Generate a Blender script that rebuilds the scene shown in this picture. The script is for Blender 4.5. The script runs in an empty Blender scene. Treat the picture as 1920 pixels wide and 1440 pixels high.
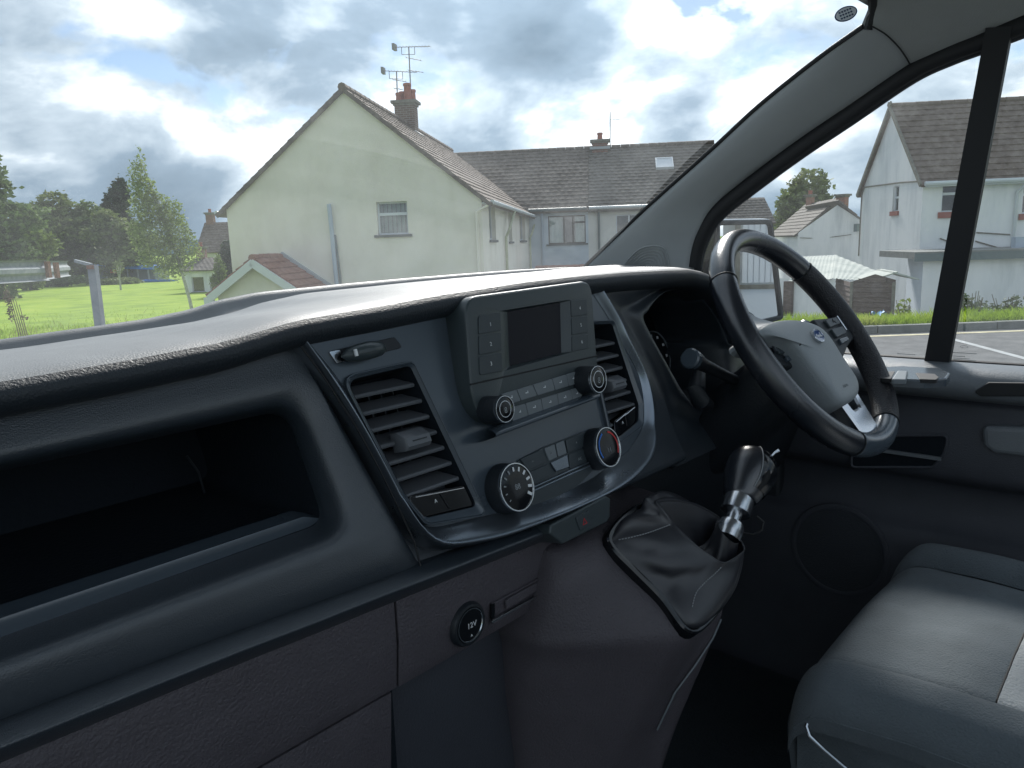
import bpy, bmesh, math, random
from mathutils import Vector, Matrix, noise
from mathutils.bvhtree import BVHTree
R = math.radians
scene = bpy.context.scene
random.seed(7)
# ------------------------------------------------------------------ camera
CAM = Vector((-.62, 0, 1.55)); FPX = 1442.0
YAW, PITCH, ROLL = R(48), R(10.4), R(2.0)
FWD = Vector((math.sin(YAW)*math.cos(PITCH), math.cos(YAW)*math.cos(PITCH), -math.sin(PITCH)))
_rt = Vector((math.cos(YAW), -math.sin(YAW), 0)); _up = _rt.cross(FWD)
RGT = _rt*math.cos(ROLL) - _up*math.sin(ROLL)
UPV = _up*math.cos(ROLL) + _rt*math.sin(ROLL)
cam_data = bpy.data.cameras.new('camera'); cam = bpy.data.objects.new('camera', cam_data)
scene.collection.objects.link(cam)
cam_data.sensor_width = 36; cam_data.lens = 36*FPX/1920
cam_data.clip_start = .02; cam_data.clip_end = 6000
m = Matrix((RGT, UPV, -FWD)).transposed().to_4x4(); m.translation = CAM
cam.matrix_world = m
scene.camera = cam
# ------------------------------------------------------------------ world, sun, exposure
SUN_AZ, SUN_EL = R(52), R(36)
world = bpy.data.worlds.new('World'); scene.world = world; world.use_nodes = True
nt = world.node_tree; nt.nodes.clear()
def wn(t, **k):
    n = nt.nodes.new(t)
    for a, b in k.items(): setattr(n, a, b)
    return n
def wl(a, b): nt.links.new(a, b)
def wmath(op, a, b=None, c=None):
    n = wn('ShaderNodeMath', operation=op)
    for i, v in enumerate((a, b, c)):
        if v is None: continue
        if isinstance(v, (int, float)): n.inputs[i].default_value = v
        else: wl(v, n.inputs[i])
    return n.outputs[0]
sky = wn('ShaderNodeTexSky', sky_type='NISHITA', sun_disc=False)
sky.sun_elevation = SUN_EL; sky.sun_rotation = SUN_AZ; sky.air_density = 1.0; sky.dust_density = .2; sky.ozone_density = 2.0
geo = wn('ShaderNodeTexCoord')
mapn = wn('ShaderNodeMapping'); wl(geo.outputs['Generated'], mapn.inputs[0]); mapn.inputs['Location'].default_value = (17.2, 4.8, 3); mapn.inputs['Scale'].default_value = (1, 1, 1.75); mapn.inputs['Rotation'].default_value = (0, 0, R(30))
def cloud_noise(off):
    a = wn('ShaderNodeVectorMath', operation='ADD'); wl(mapn.outputs[0], a.inputs[0]); a.inputs[1].default_value = off
    n1 = wn('ShaderNodeTexNoise'); wl(a.outputs[0], n1.inputs['Vector'])
    n1.inputs['Scale'].default_value = 5.0; n1.inputs['Detail'].default_value = 8; n1.inputs['Roughness'].default_value = .53; n1.inputs['Distortion'].default_value = .18
    n2 = wn('ShaderNodeTexNoise'); wl(a.outputs[0], n2.inputs['Vector']); n2.inputs['Scale'].default_value = 1.7; n2.inputs['Detail'].default_value = 2
    return wmath('ADD', wmath('MULTIPLY', n1.outputs[0], .68), wmath('MULTIPLY', n2.outputs[0], .32))
cl = cloud_noise((0, 0, 0)); cl_up = cloud_noise((.02, .02, .075))
sepz = wn('ShaderNodeSeparateXYZ'); wl(geo.outputs['Generated'], sepz.inputs[0])
low = wmath('MULTIPLY', wmath('MAXIMUM', wmath('SUBTRACT', .20, sepz.outputs[2]), 0.0), .9)   # cloud banks close up towards the horizon
ramp = wn('ShaderNodeValToRGB'); wl(wmath('ADD', cl, low), ramp.inputs[0])
cr = ramp.color_ramp
cr.elements[0].position = .408; cr.elements[0].color = (0, 0, 0, 1)
cr.elements[1].position = .455; cr.elements[1].color = (1, 1, 1, 1)
# thick cloud is grey, thin cloud and tops turned to the light are white
lit = wmath('ADD', cl, wmath('MULTIPLY', wmath('SUBTRACT', cl_up, cl), .85))
shade = wn('ShaderNodeValToRGB'); wl(lit, shade.inputs[0])
sr = shade.color_ramp
sr.elements[0].position = .38; sr.elements[0].color = (.74, .78, .81, 1)
sr.elements[1].position = .66; sr.elements[1].color = (.085, .128, .172, 1)
e = sr.elements.new(.44); e.color = (.60, .645, .68, 1)
e = sr.elements.new(.48); e.color = (.33, .395, .45, 1)
e = sr.elements.new(.54); e.color = (.165, .225, .285, 1)
# cloud glows where the hidden sun stands behind it
sdir = Vector((math.sin(SUN_AZ)*math.cos(SUN_EL), math.cos(SUN_AZ)*math.cos(SUN_EL), math.sin(SUN_EL)))
dotn = wn('ShaderNodeVectorMath', operation='DOT_PRODUCT'); wl(geo.outputs['Generated'], dotn.inputs[0]); dotn.inputs[1].default_value = sdir
glow = wmath('POWER', wmath('MAXIMUM', dotn.outputs['Value'], 0.0), 9.0)
gain = wmath('ADD', wmath('MULTIPLY', glow, .95), .86)
scl = wn('ShaderNodeVectorMath', operation='SCALE'); wl(shade.outputs[0], scl.inputs[0]); wl(gain, scl.inputs['Scale'])
skb = wn('ShaderNodeBackground'); wl(sky.outputs[0], skb.inputs[0]); skb.inputs[1].default_value = .055
clb = wn('ShaderNodeBackground'); wl(scl.outputs[0], clb.inputs[0]); clb.inputs[1].default_value = 1.0
mix = wn('ShaderNodeMixShader'); wl(ramp.outputs[0], mix.inputs[0]); wl(skb.outputs[0], mix.inputs[1]); wl(clb.outputs[0], mix.inputs[2])
wout = wn('ShaderNodeOutputWorld'); wl(mix.outputs[0], wout.inputs[0])
sun_data = bpy.data.lights.new('sun', 'SUN'); sun_data.energy = 2.6; sun_data.angle = R(12); sun_data.color = (1, .96, .9)
sun = bpy.data.objects.new('sun', sun_data); scene.collection.objects.link(sun)
sun.rotation_euler = (-sdir).to_track_quat('-Z', 'Y').to_euler()
vs = scene.view_settings; vs.view_transform = 'Standard'; vs.look = 'None'; vs.exposure = 1.2; vs.gamma = 1.0; vs.use_curve_mapping = False
scene.render.engine = 'CYCLES'
scene.cycles.max_bounces = 8; scene.cycles.diffuse_bounces = 4; scene.cycles.glossy_bounces = 4
scene.cycles.transparent_max_bounces = 16; scene.cycles.use_denoising = True
scene.cycles.caustics_reflective = False; scene.cycles.caustics_refractive = False
scene.cycles.sample_clamp_indirect = 4
# ------------------------------------------------------------------ helpers
def ray(px, py): return FWD + RGT*((px-960)/FPX) + UPV*((720-py)/FPX)
def at(px, py, x=None, y=None, z=None, d=None):
    r = ray(px, py)
    if y is not None: k = (y-CAM.y)/r.y
    elif x is not None: k = (x-CAM.x)/r.x
    elif z is not None: k = (z-CAM.z)/r.z
    else: k = d
    return CAM + r*k
class Frame:
    """a local 2-D sheet: origin, right, up, outward normal"""
    def __init__(s, o, ex, ey):
        s.o = Vector(o); s.ex = Vector(ex).normalized(); s.ey = Vector(ey)
        s.ey = (s.ey - s.ex*s.ey.dot(s.ex)).normalized(); s.n = s.ex.cross(s.ey)
    def p(s, a, b, h=0): return s.o + s.ex*a + s.ey*b + s.n*h
    def hit(s, px, py, h=0):
        r = ray(px, py); k = (s.o + s.n*h - CAM).dot(s.n)/r.dot(s.n); q = CAM + r*k - s.o
        return (q.dot(s.ex), q.dot(s.ey))
MATS = {}
def link(ob, parent=None):
    scene.collection.objects.link(ob)
    if parent is not None:
        ob.parent = parent
        if parent.type == 'EMPTY': ob.matrix_parent_inverse = Matrix.Translation(-parent.location)
    return ob
def mesh(name, verts, faces, mat, parent=None, smooth=True, sharp=38, kind=None):
    me = bpy.data.meshes.new(name); me.from_pydata([tuple(v) for v in verts], [], faces); me.validate()
    bm = bmesh.new(); bm.from_mesh(me); bmesh.ops.recalc_face_normals(bm, faces=bm.faces); bm.to_mesh(me); bm.free()
    if smooth:
        me.shade_smooth()
        if sharp: me.set_sharp_from_angle(angle=R(sharp))
    me.materials.append(MATS[mat])
    ob = link(bpy.data.objects.new(name, me), parent)
    if kind: ob['kind'] = kind
    return ob
def thing(name, label, cat, loc=(0, 0, 0), group=None):
    o = bpy.data.objects.new(name, None); o.empty_display_size = .1; scene.collection.objects.link(o)
    o.location = loc; o['label'] = label; o['category'] = cat
    if group: o['group'] = group
    return o
def tag(o, label, cat, group=None):
    o['label'] = label; o['category'] = cat
    if group: o['group'] = group
    return o
def cr1(p0, p1, p2, p3, t):
    return (p1*2 + (p2-p0)*t + (p0*2 - p1*5 + p2*4 - p3)*t*t + (p1*3 - p0 - p2*3 + p3)*t*t*t)*.5
def spline(pts, n, closed=False):
    pts = [Vector(p) for p in pts]; k = len(pts); out = []
    segs = k if closed else k-1
    for i in range(segs):
        if closed: q = [pts[(i+j-1) % k] for j in range(4)]
        else: q = [pts[max(0, i-1)], pts[i], pts[i+1], pts[min(k-1, i+2)]]
        for s in range(n): out.append(cr1(*q, s/n))
    if not closed: out.append(pts[-1])
    return out
def resample(pts, n, closed=False):
    pts = [Vector(p) for p in pts]
    if closed: pts = pts + [pts[0]]
    L = [0]
    for a, b in zip(pts, pts[1:]): L.append(L[-1] + (b-a).length)
    out = []; j = 0; cnt = n if closed else n-1
    for i in range(n):
        t = L[-1]*i/cnt
        while j < len(L)-2 and L[j+1] < t: j += 1
        d = L[j+1]-L[j]; out.append(pts[j].lerp(pts[j+1], (t-L[j])/d if d > 1e-9 else 0))
    return out
def grid(rows, cu=False, cv=False):
    """rows of equal length -> verts, faces"""
    n = len(rows[0]); v = [p for r in rows for p in r]; f = []
    for i in range(len(rows) - (0 if cv else 1)):
        for j in range(n - (0 if cu else 1)):
            a = i*n + j; b = i*n + (j+1) % n; i2 = (i+1) % len(rows)
            f.append((a, b, i2*n + (j+1) % n, i2*n + j))
    return v, f
def loft(name, rows, mat, parent=None, sub=4, cu=False, cap=(False, False), sharp=38, **k):
    """smooth surface through the rows (Catmull-Rom across the rows)"""
    cols = list(zip(*rows)); cols = [spline(c, sub) if sub > 1 else [Vector(q) for q in c] for c in cols]
    rr = [list(r) for r in zip(*cols)]
    v, f = grid(rr, cu)
    n = len(rr[0])
    if cap[0]: f.append(tuple(range(n)))
    if cap[1]: f.append(tuple(range((len(rr)-1)*n, len(rr)*n)))
    return mesh(name, v, f, mat, parent, sharp=sharp, **k)
def rpoly(pts, r=.005, n=5):
    """rounded polygon, r a number or one per corner"""
    k = len(pts); rs = r if isinstance(r, (list, tuple)) else [r]*k; out = []
    P2 = [Vector((p[0], p[1])) for p in pts]
    for i in range(k):
        a, b, c = P2[i-1], P2[i], P2[(i+1) % k]
        da, dc = (a-b), (c-b); la, lc = da.length, dc.length
        if la < 1e-9 or lc < 1e-9: continue
        cosang = max(-1, min(1, da.dot(dc)/(la*lc))); half = math.acos(cosang)/2
        t = min(rs[i]/max(math.tan(half), .05), la*.48, lc*.48)
        s, e2 = b + da/la*t, b + dc/lc*t
        for j in range(n+1):
            u = j/n; out.append(s*(1-u)**2 + b*2*u*(1-u) + e2*u*u)
    return out
def inset(pl, d):
    """offset a closed outline inwards"""
    k = len(pl); out = []
    area = sum(pl[i-1].x*pl[i].y - pl[i].x*pl[i-1].y for i in range(k)); sg = 1 if area > 0 else -1
    for i in range(k):
        a, b, c = pl[i-1], pl[i], pl[(i+1) % k]
        t = (c-a)
        if t.length < 1e-9: out.append(b.copy()); continue
        t.normalize(); nrm = Vector((-t.y, t.x))*sg
        out.append(b + nrm*d)
    return out
def plate(name, outline, fr, h0, h1, mat, parent=None, bev=.0015, dome=0, sharp=14, **k):
    """solid slab: outline on the sheet fr from height h0 to h1 with a rounded front edge"""
    ol = [Vector((p[0], p[1])) for p in outline]; rings = []
    rings.append([fr.p(p.x, p.y, h0) for p in ol])
    rings.append([fr.p(p.x, p.y, h1-bev) for p in ol])
    for a in (30, 60, 90):
        o2 = inset(ol, bev*(1-math.cos(R(a)))); rings.append([fr.p(p.x, p.y, h1-bev+bev*math.sin(R(a))) for p in o2])
    v, f = grid(rings, True); n = len(ol)
    f.append(tuple(range((len(rings)-1)*n, len(rings)*n))); f.append(tuple(range(n)))
    return mesh(name, v, f, mat, parent, sharp=sharp, **k)
def ringband(name, o1, o2, fr, h0, h1, mat, parent=None, bev=.0008, h2=None, **k):
    """frame between two outlines of equal count"""
    h2 = h1 if h2 is None else h2
    rows = [[fr.p(p.x, p.y, h0) for p in o1], [fr.p(p.x, p.y, h1-bev) for p in o1], [fr.p(p.x, p.y, h1) for p in inset(o1, bev)],
            [fr.p(p.x, p.y, h2) for p in inset(o2, -bev)], [fr.p(p.x, p.y, h2-bev) for p in o2], [fr.p(p.x, p.y, h0) for p in o2]]
    v, f = grid(rows, True); return mesh(name, v, f, mat, parent, **k)
def disc(n, r, c=(0, 0), ry=None): return [Vector((c[0]+r*math.cos(2*math.pi*i/n), c[1]+(ry or r)*math.sin(2*math.pi*i/n))) for i in range(n)]
def tube(name, path, rad, mat, parent=None, n=10, closed=False, squash=None, caps=True, **k):
    """pipe along a path; rad a number or one per point; squash = (axis vector, factor)"""
    pts = [Vector(p) for p in path]; K = len(pts); rows = []; prev = None
    for i in range(K):
        a = pts[i-1] if (i or closed) else pts[i]; b = pts[(i+1) % K] if (i < K-1 or closed) else pts[i]
        t = (b-a).normalized()
        if prev is None:
            s = Vector((0, 0, 1)) if abs(t.z) < .9 else Vector((1, 0, 0)); prev = s
        u = (prev - t*prev.dot(t)).normalized(); w = t.cross(u); prev = u
        r = rad[i] if isinstance(rad, (list, tuple)) else rad; row = []
        for j in range(n):
            an = 2*math.pi*j/n; q = u*math.cos(an)*r + w*math.sin(an)*r
            if squash: ax = Vector(squash[0]).normalized(); q = q - ax*q.dot(ax)*(1-squash[1])
            row.append(pts[i]+q)
        rows.append(row)
    v, f = grid(rows, True, closed)
    if caps and not closed: f.append(tuple(range(n))); f.append(tuple(range((K-1)*n, K*n)))
    return mesh(name, v, f, mat, parent, **k)
def lathe(name, prof, fr, mat, parent=None, n=40, sharp=35, c=(0, 0), **k):
    """profile of (radius, height) turned round the sheet normal"""
    rows = [[fr.p(c[0]+max(r, 1e-5)*math.cos(2*math.pi*i/n), c[1]+max(r, 1e-5)*math.sin(2*math.pi*i/n), h) for i in range(n)] for r, h in prof]
    v, f = grid(rows, True); f.append(tuple(range((len(rows)-1)*n, len(rows)*n))); f.append(tuple(range(n)))
    return mesh(name, v, f, mat, parent, sharp=sharp, **k)
def seen_on(ob):
    """returns a function giving the point of a mesh that lies behind a pixel"""
    bv = BVHTree.FromPolygons([v.co for v in ob.data.vertices], [p.vertices[:] for p in ob.data.polygons])
    def f(px, py, lift=.0008):
        r = ray(px, py).normalized(); q = bv.ray_cast(CAM, r)
        return q[0] - r*lift if q[0] is not None else None
    return f
def stitches(path, par, name='stitch_line', r=.0007):
    """a row of separate short stitches along a path"""
    pts = resample([p for p in path if p is not None], 60); m_ = MB()
    for i in range(0, 58, 3): m_.rod(pts[i], pts[i+2], r, 5)
    return m_.build(name, 'stitch', par)
def text(name, s, fr, a, b, size, h, mat, parent, thick=.0002, rot=0):
    cu = bpy.data.curves.new(name, 'FONT'); cu.body = s; cu.size = size; cu.align_x = 'CENTER'; cu.align_y = 'CENTER'; cu.extrude = thick; cu.resolution_u = 3
    tmp = bpy.data.objects.new(name, cu); scene.collection.objects.link(tmp)
    me = bpy.data.meshes.new_from_object(tmp.evaluated_get(bpy.context.evaluated_depsgraph_get()))
    bpy.data.objects.remove(tmp); bpy.data.curves.remove(cu)
    me.materials.clear(); me.materials.append(MATS[mat]); me.name = name
    ca, sa = math.cos(rot), math.sin(rot)
    for v in me.vertices: x, y = v.co.x*ca - v.co.y*sa, v.co.x*sa + v.co.y*ca; v.co = fr.p(a+x, b+y, h+v.co.z)
    return link(bpy.data.objects.new(name, me), parent)
def boxf(c, ex, ey, ez, hx, hy, hz):
    """8 verts + 6 faces of an oriented box (half sizes)"""
    c = Vector(c); v = [c + ex*(sx*hx) + ey*(sy*hy) + ez*(sz*hz) for sx in (-1, 1) for sy in (-1, 1) for sz in (-1, 1)]
    return v, [(0, 1, 3, 2), (4, 6, 7, 5), (0, 4, 5, 1), (2, 3, 7, 6), (0, 2, 6, 4), (1, 5, 7, 3)]
X, Y, Z = Vector((1, 0, 0)), Vector((0, 1, 0)), Vector((0, 0, 1))
def box(name, lo, hi, mat, parent=None, bev=0, **k):
    lo, hi = Vector(lo), Vector(hi); c = (lo+hi)/2; h = (hi-lo)/2
    v, f = boxf(c, X, Y, Z, h.x, h.y, h.z); o = mesh(name, v, f, mat, parent, smooth=bev > 0, **k)
    if bev:
        bm = bmesh.new(); bm.from_mesh(o.data); bmesh.ops.bevel(bm, geom=bm.edges[:], offset=bev, segments=3, affect='EDGES', profile=.5); bm.to_mesh(o.data); bm.free()
        o.data.shade_smooth(); o.data.set_sharp_from_angle(angle=R(60))
    return o
class MB:
    """collects simple solids into one mesh"""
    def __init__(s): s.v = []; s.f = []
    def add(s, v, f):
        n = len(s.v); s.v += [Vector(q) for q in v]; s.f += [tuple(i+n for i in q) for q in f]; return s
    def box(s, c, ex, ey, ez, hx, hy, hz): return s.add(*boxf(c, ex, ey, ez, hx, hy, hz))
    def quad(s, *p): return s.add(p, [(0, 1, 2, 3)])
    def rod(s, a, b, r, n=6):
        a, b = Vector(a), Vector(b); t = (b-a).normalized(); u = t.orthogonal().normalized(); w = t.cross(u)
        v = [p + u*math.cos(2*math.pi*i/n)*r + w*math.sin(2*math.pi*i/n)*r for p in (a, b) for i in range(n)]
        f = [(i, (i+1) % n, n+(i+1) % n, n+i) for i in range(n)] + [tuple(range(n)), tuple(range(n, 2*n))]
        return s.add(v, f)
    def build(s, name, mat, parent=None, **k): return mesh(name, s.v, s.f, mat, parent, **k)
# ------------------------------------------------------------------ materials
def mat(name, col, rough=.5, metal=0, bump=0, bscale=300, var=0, vscale=8, spec=.5, detail=4, coat=0, wave=None, sheen=0, rvar=0):
    m = bpy.data.materials.new(name); m.use_nodes = True; t = m.node_tree; b = t.nodes['Principled BSDF']
    b.inputs['Base Color'].default_value = (*col, 1); b.inputs['Roughness'].default_value = rough; b.inputs['Metallic'].default_value = metal
    b.inputs['Specular IOR Level'].default_value = spec; b.inputs['Coat Weight'].default_value = coat; b.inputs['Sheen Weight'].default_value = sheen
    tc = t.nodes.new('ShaderNodeTexCoord')
    if var:
        n = t.nodes.new('ShaderNodeTexNoise'); n.inputs['Scale'].default_value = vscale; n.inputs['Detail'].default_value = 6; n.inputs['Roughness'].default_value = .6
        t.links.new(tc.outputs['Object'], n.inputs['Vector'])
        r = t.nodes.new('ShaderNodeValToRGB'); r.color_ramp.elements[0].position = .3; r.color_ramp.elements[1].position = .7
        r.color_ramp.elements[0].color = (*[c*(1-var) for c in col], 1); r.color_ramp.elements[1].color = (*[min(1, c*(1+var)) for c in col], 1)
        t.links.new(n.outputs[0], r.inputs[0]); t.links.new(r.outputs[0], b.inputs['Base Color'])
    if rvar:
        n = t.nodes.new('ShaderNodeTexNoise'); n.inputs['Scale'].default_value = 9; n.inputs['Detail'].default_value = 5
        t.links.new(tc.outputs['Object'], n.inputs['Vector'])
        mr = t.nodes.new('ShaderNodeMapRange'); mr.inputs['From Min'].default_value = .3; mr.inputs['From Max'].default_value = .7
        mr.inputs['To Min'].default_value = rough-rvar; mr.inputs['To Max'].default_value = rough+rvar
        t.links.new(n.outputs[0], mr.inputs[0]); t.links.new(mr.outputs[0], b.inputs['Roughness'])
    if bump:
        n = t.nodes.new('ShaderNodeTexNoise'); n.inputs['Scale'].default_value = bscale; n.inputs['Detail'].default_value = detail
        t.links.new(tc.outputs['Object'], n.inputs['Vector'])
        bp = t.nodes.new('ShaderNodeBump'); bp.inputs['Strength'].default_value = bump; bp.inputs['Distance'].default_value = 1/bscale
        t.links.new(n.outputs[0], bp.inputs['Height']); t.links.new(bp.outputs[0], b.inputs['Normal'])
    MATS[name] = m; return m
mat('dash_grain', (.030, .039, .049), .32, spec=.9, bump=.5, bscale=1000, rvar=.04)
mat('dash_top', (.18, .187, .193), .50, spec=.65, bump=.35, bscale=700, var=.1, vscale=30)  # base colour paler than the pad edge, standing in for sky sheen
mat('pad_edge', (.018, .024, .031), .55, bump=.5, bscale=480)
mat('satin', (.055, .072, .09), .24, rvar=.04, spec=.7)
mat('silver', (.20, .23, .265), .28, metal=.85, rvar=.03)
mat('gloss_black', (.006, .007, .009), .12)
mat('matt_black', (.012, .016, .021), .5, bump=.2, bscale=300)
mat('slat', (.11, .118, .13), .38)
mat('radio', (.040, .053, .058), .34, bump=.15, bscale=700)
mat('button', (.034, .045, .052), .42, bump=.1, bscale=700)
mat('button_grey', (.15, .17, .185), .38)
mat('screen', (.010, .010, .016), .25, spec=.15)
mat('chrome', (.62, .64, .66), .16, metal=1)
mat('satin_metal', (.55, .57, .60), .24, metal=1)
mat('lower_trim', (.078, .069, .079), .55, bump=.7, bscale=420, var=.08, vscale=20)
mat('recess', (.008, .012, .017), .8, bump=.3, bscale=300, spec=.2)  # near-black colour deepens the shade inside bins, ducts and pockets
mat('leather', (.013, .016, .022), .24, spec=1.0, bump=.2, bscale=1100, rvar=.06)
mat('leather_perf', (.016, .016, .020), .42, bump=.7, bscale=420)
mat('gaiter', (.017, .018, .023), .36, spec=.7, bump=.15, bscale=900, rvar=.06)
mat('airbag', (.26, .285, .30), .48, bump=.35, bscale=600)
mat('print', (.75, .77, .78), .6)
mat('print_dim', (.26, .28, .29), .6)
mat('red_print', (.5, .02, .025), .5)
mat('red_arc', (.55, .03, .03), .4)
mat('blue_arc', (.02, .14, .5), .4)
mat('emblem_blue', (.03, .08, .25), .1, coat=1)
mat('white_print', (.75, .76, .77), .5)
mat('pillar', (.36, .38, .385), .78, bump=.25, bscale=700, var=.04, vscale=6)
mat('headliner', (.33, .34, .335), .9, bump=.35, bscale=600, var=.05, vscale=6)
mat('rubber', (.008, .009, .011), .6)
mat('seat_cloth', (.13, .152, .168), .95, bump=.9, bscale=420, var=.16, vscale=9, sheen=.1, spec=.15)
mat('seat_bolster', (.115, .134, .148), .95, bump=.9, bscale=420, var=.12, vscale=9, sheen=.1, spec=.15)
mat('seat_insert', (.4, .42, .43), .85, bump=.8, bscale=300, sheen=.2)
mat('bulkhead_grey', (.25, .25, .25), .8, var=.05)
mat('floor_mat', (.028, .038, .046), .9, bump=.8, bscale=200)
mat('stitch', (.25, .26, .27), .7)
mat('speaker_cloth', (.035, .04, .048), .7, bump=1.0, bscale=500)
mat('door_trim', (.05, .054, .066), .55, bump=.45, bscale=480, var=.08)
mat('door_sill', (.15, .165, .18), .36, bump=.35, bscale=480)
def glass(name, tint, refl=1.0, dust=.0):
    m = bpy.data.materials.new(name); m.use_nodes = True; t = m.node_tree; t.nodes.clear()
    o = t.nodes.new('ShaderNodeOutputMaterial'); mx = t.nodes.new('ShaderNodeMixShader'); tr = t.nodes.new('ShaderNodeBsdfTransparent'); gl = t.nodes.new('ShaderNodeBsdfGlossy')
    tr.inputs[0].default_value = (*tint, 1); gl.inputs['Roughness'].default_value = .004
    lw = t.nodes.new('ShaderNodeLayerWeight'); lw.inputs[0].default_value = .5
    p = t.nodes.new('ShaderNodeMath'); p.operation = 'POWER'; p.inputs[1].default_value = 5; t.links.new(lw.outputs['Facing'], p.inputs[0])
    q = t.nodes.new('ShaderNodeMath'); q.operation = 'MULTIPLY_ADD'; q.inputs[1].default_value = .9*refl; q.inputs[2].default_value = .07*refl; q.use_clamp = True
    t.links.new(p.outputs[0], q.inputs[0]); t.links.new(q.outputs[0], mx.inputs[0])
    # thin film of dust and wiper haze that scatters a little light
    df = t.nodes.new('ShaderNodeBsdfTranslucent'); df.inputs[0].default_value = (.9, .93, .95, 1); dm = t.nodes.new('ShaderNodeMixShader')
    tc = t.nodes.new('ShaderNodeTexCoord'); nz = t.nodes.new('ShaderNodeTexNoise'); nz.inputs['Scale'].default_value = 7; nz.inputs['Detail'].default_value = 10; nz.inputs['Roughness'].default_value = .75
    t.links.new(tc.outputs['Object'], nz.inputs['Vector']); dr = t.nodes.new('ShaderNodeMapRange'); dr.inputs[1].default_value = .3; dr.inputs[2].default_value = .75; dr.inputs[3].default_value = dust*.5; dr.inputs[4].default_value = dust*1.6
    t.links.new(nz.outputs[0], dr.inputs[0]); t.links.new(dr.outputs[0], dm.inputs[0]); t.links.new(tr.outputs[0], dm.inputs[1]); t.links.new(df.outputs[0], dm.inputs[2])
    t.links.new(dm.outputs[0], mx.inputs[1]); t.links.new(gl.outputs[0], mx.inputs[2]); t.links.new(mx.outputs[0], o.inputs[0]); MATS[name] = m
glass('windscreen_glass', (.945, .95, .955), 1.0, .045); glass('door_glass', (.94, .95, .955), 1.0, .03)
mat('mirror', (.9, .92, .92), .01, metal=1)
# ================================================================== the dashboard
dash = thing('dashboard', 'black moulded van dashboard with top coloured paler for sky sheen, running under the windscreen', 'dashboard', (0, .6, 1.2))
def interp(tab):
    tab = sorted(tab)
    def f(x):
        if x <= tab[0][0]: return tab[0][1]
        for (a, b), (c, d) in zip(tab, tab[1:]):
            if x <= c:
                t = (x-a)/(c-a); t = t*t*(3-2*t)*.35 + t*.65; return b + (d-b)*t
        return tab[-1][1]
    return f
def pxz(pts, y): return [(p.x, p.z) for p in (at(a, b, y=y) for a, b in pts)]
zc = interp([(-1.1, 1.474)] + pxz([(0, 713), (200, 680), (400, 643), (567, 597), (667, 580), (850, 548), (1000, 526), (1083, 517), (1167, 510), (1250, 506), (1292, 505), (1325, 511)], .555) + [(.475, 1.478), (.52, 1.437), (.57, 1.395), (.65, 1.375), (.9, 1.365)])
zf = interp([(-1.1, 1.45)] + pxz([(0, 645), (160, 622), (300, 602), (380, 585), (450, 563), (520, 549), (600, 541), (700, 531), (800, 522), (900, 514), (1000, 506.5)], .98) + [(.70, 1.494), (.95, 1.48)])
stations = [-.98 + i*(1.84/120) for i in range(121)]
def toprow(x):
    c, f = zc(x), zf(x); m = lambda k: c + (f-c)*k
    return [(1.24, f-.09), (1.10, f-.03), (1.045, f-.004), (1.03, f), (1.018, f-.001), (1.006, f-.016), (.985, f-.02), (.945, f-.02), (.93, f-.012), (.915, f-.0005), (.88, f+.002),
            (.78, m(.66)+.004), (.66, m(.28 if x < .47 else .10)+.006), (.59, m(.06)+.004), (.565, c+.002), (.555, c-.001), (.549, c-.006), (.548, c-.013), (.555, c-.021), (.57, c-.026), (.61, c-.03)]
cols = [[Vector((x, y, z)) for y, z in toprow(x)] for x in stations]
rows = [list(r) for r in zip(*cols)]
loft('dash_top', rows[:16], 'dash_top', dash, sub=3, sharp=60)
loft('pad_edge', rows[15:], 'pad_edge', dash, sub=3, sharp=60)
loft('defroster_slot', [[p + Z*.0015 for p in rows[k]] for k in (6, 7)], 'matt_black', dash, sub=1)
# ---- passenger fascia built as a series of rings round the storage bin
def ring4(c, r, ns=26, nc=8):
    """closed 3-D outline through four corners (TL, TR, BR, BL) with rounded corners, equal point count"""
    c = [Vector(p) for p in c]; rs = r if isinstance(r, (list, tuple)) else [r]*4; arcs = []
    for i in range(4):
        a, b, d = c[i-1], c[i], c[(i+1) % 4]; da, dd = (a-b), (d-b)
        s = b + da.normalized()*min(rs[i], da.length*.45); e = b + dd.normalized()*min(rs[i], dd.length*.45)
        arcs.append([s*(1-u)**2 + b*2*u*(1-u) + e*u*u for u in [k/nc for k in range(nc+1)]])
    out = []
    for i in range(4):
        out += arcs[i]; a, b = arcs[i][-1], arcs[(i+1) % 4][0]
        out += [a.lerp(b, k/ns) for k in range(1, ns)]
    return out
def left(py, y, x=-.99): p = at(0, py, y=y); return Vector((x, y, p.z))
E0 = ring4([left(772, .578), at(553, 640, y=.576), at(795, 1076, y=.508), left(1356, .524)], [.01, .006, .012, .01])
E1 = ring4([left(800, .588), at(566, 672, y=.570), at(775, 1045, y=.500), left(1300, .518)], [.01, .012, .03, .01])
E2 = ring4([left(845, .578), at(590, 710, y=.562), at(735, 1015, y=.503), left(1268, .508)], [.01, .02, .035, .01])
O1 = ring4([left(872, .567), at(578, 733, y=.562), at(683, 1003, y=.507), left(1252, .506)], [.01, .03, .035, .01])
O2 = ring4([left(882, .568), at(561, 751, y=.567), at(658, 995, y=.514), left(1238, .513)], [.01, .03, .03, .01])
I1 = ring4([left(889, .576), at(543, 763, y=.580), at(622, 985, y=.535), left(1214, .532)], [.01, .026, .02, .01])
I2 = ring4([left(893, .586), at(536, 768, y=.590), at(607, 980, y=.546), left(1206, .545)], [.01, .024, .016, .01])
loft('passenger_fascia', [E0, E1, E2, O1, O2, I1, I2], 'dash_grain', dash, sub=4, cu=True, sharp=70)
I3 = [p + Vector((0, .012, 0)) for p in I2]; I4 = [p + Vector((-.004, .19, .006)) for p in I2]
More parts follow.
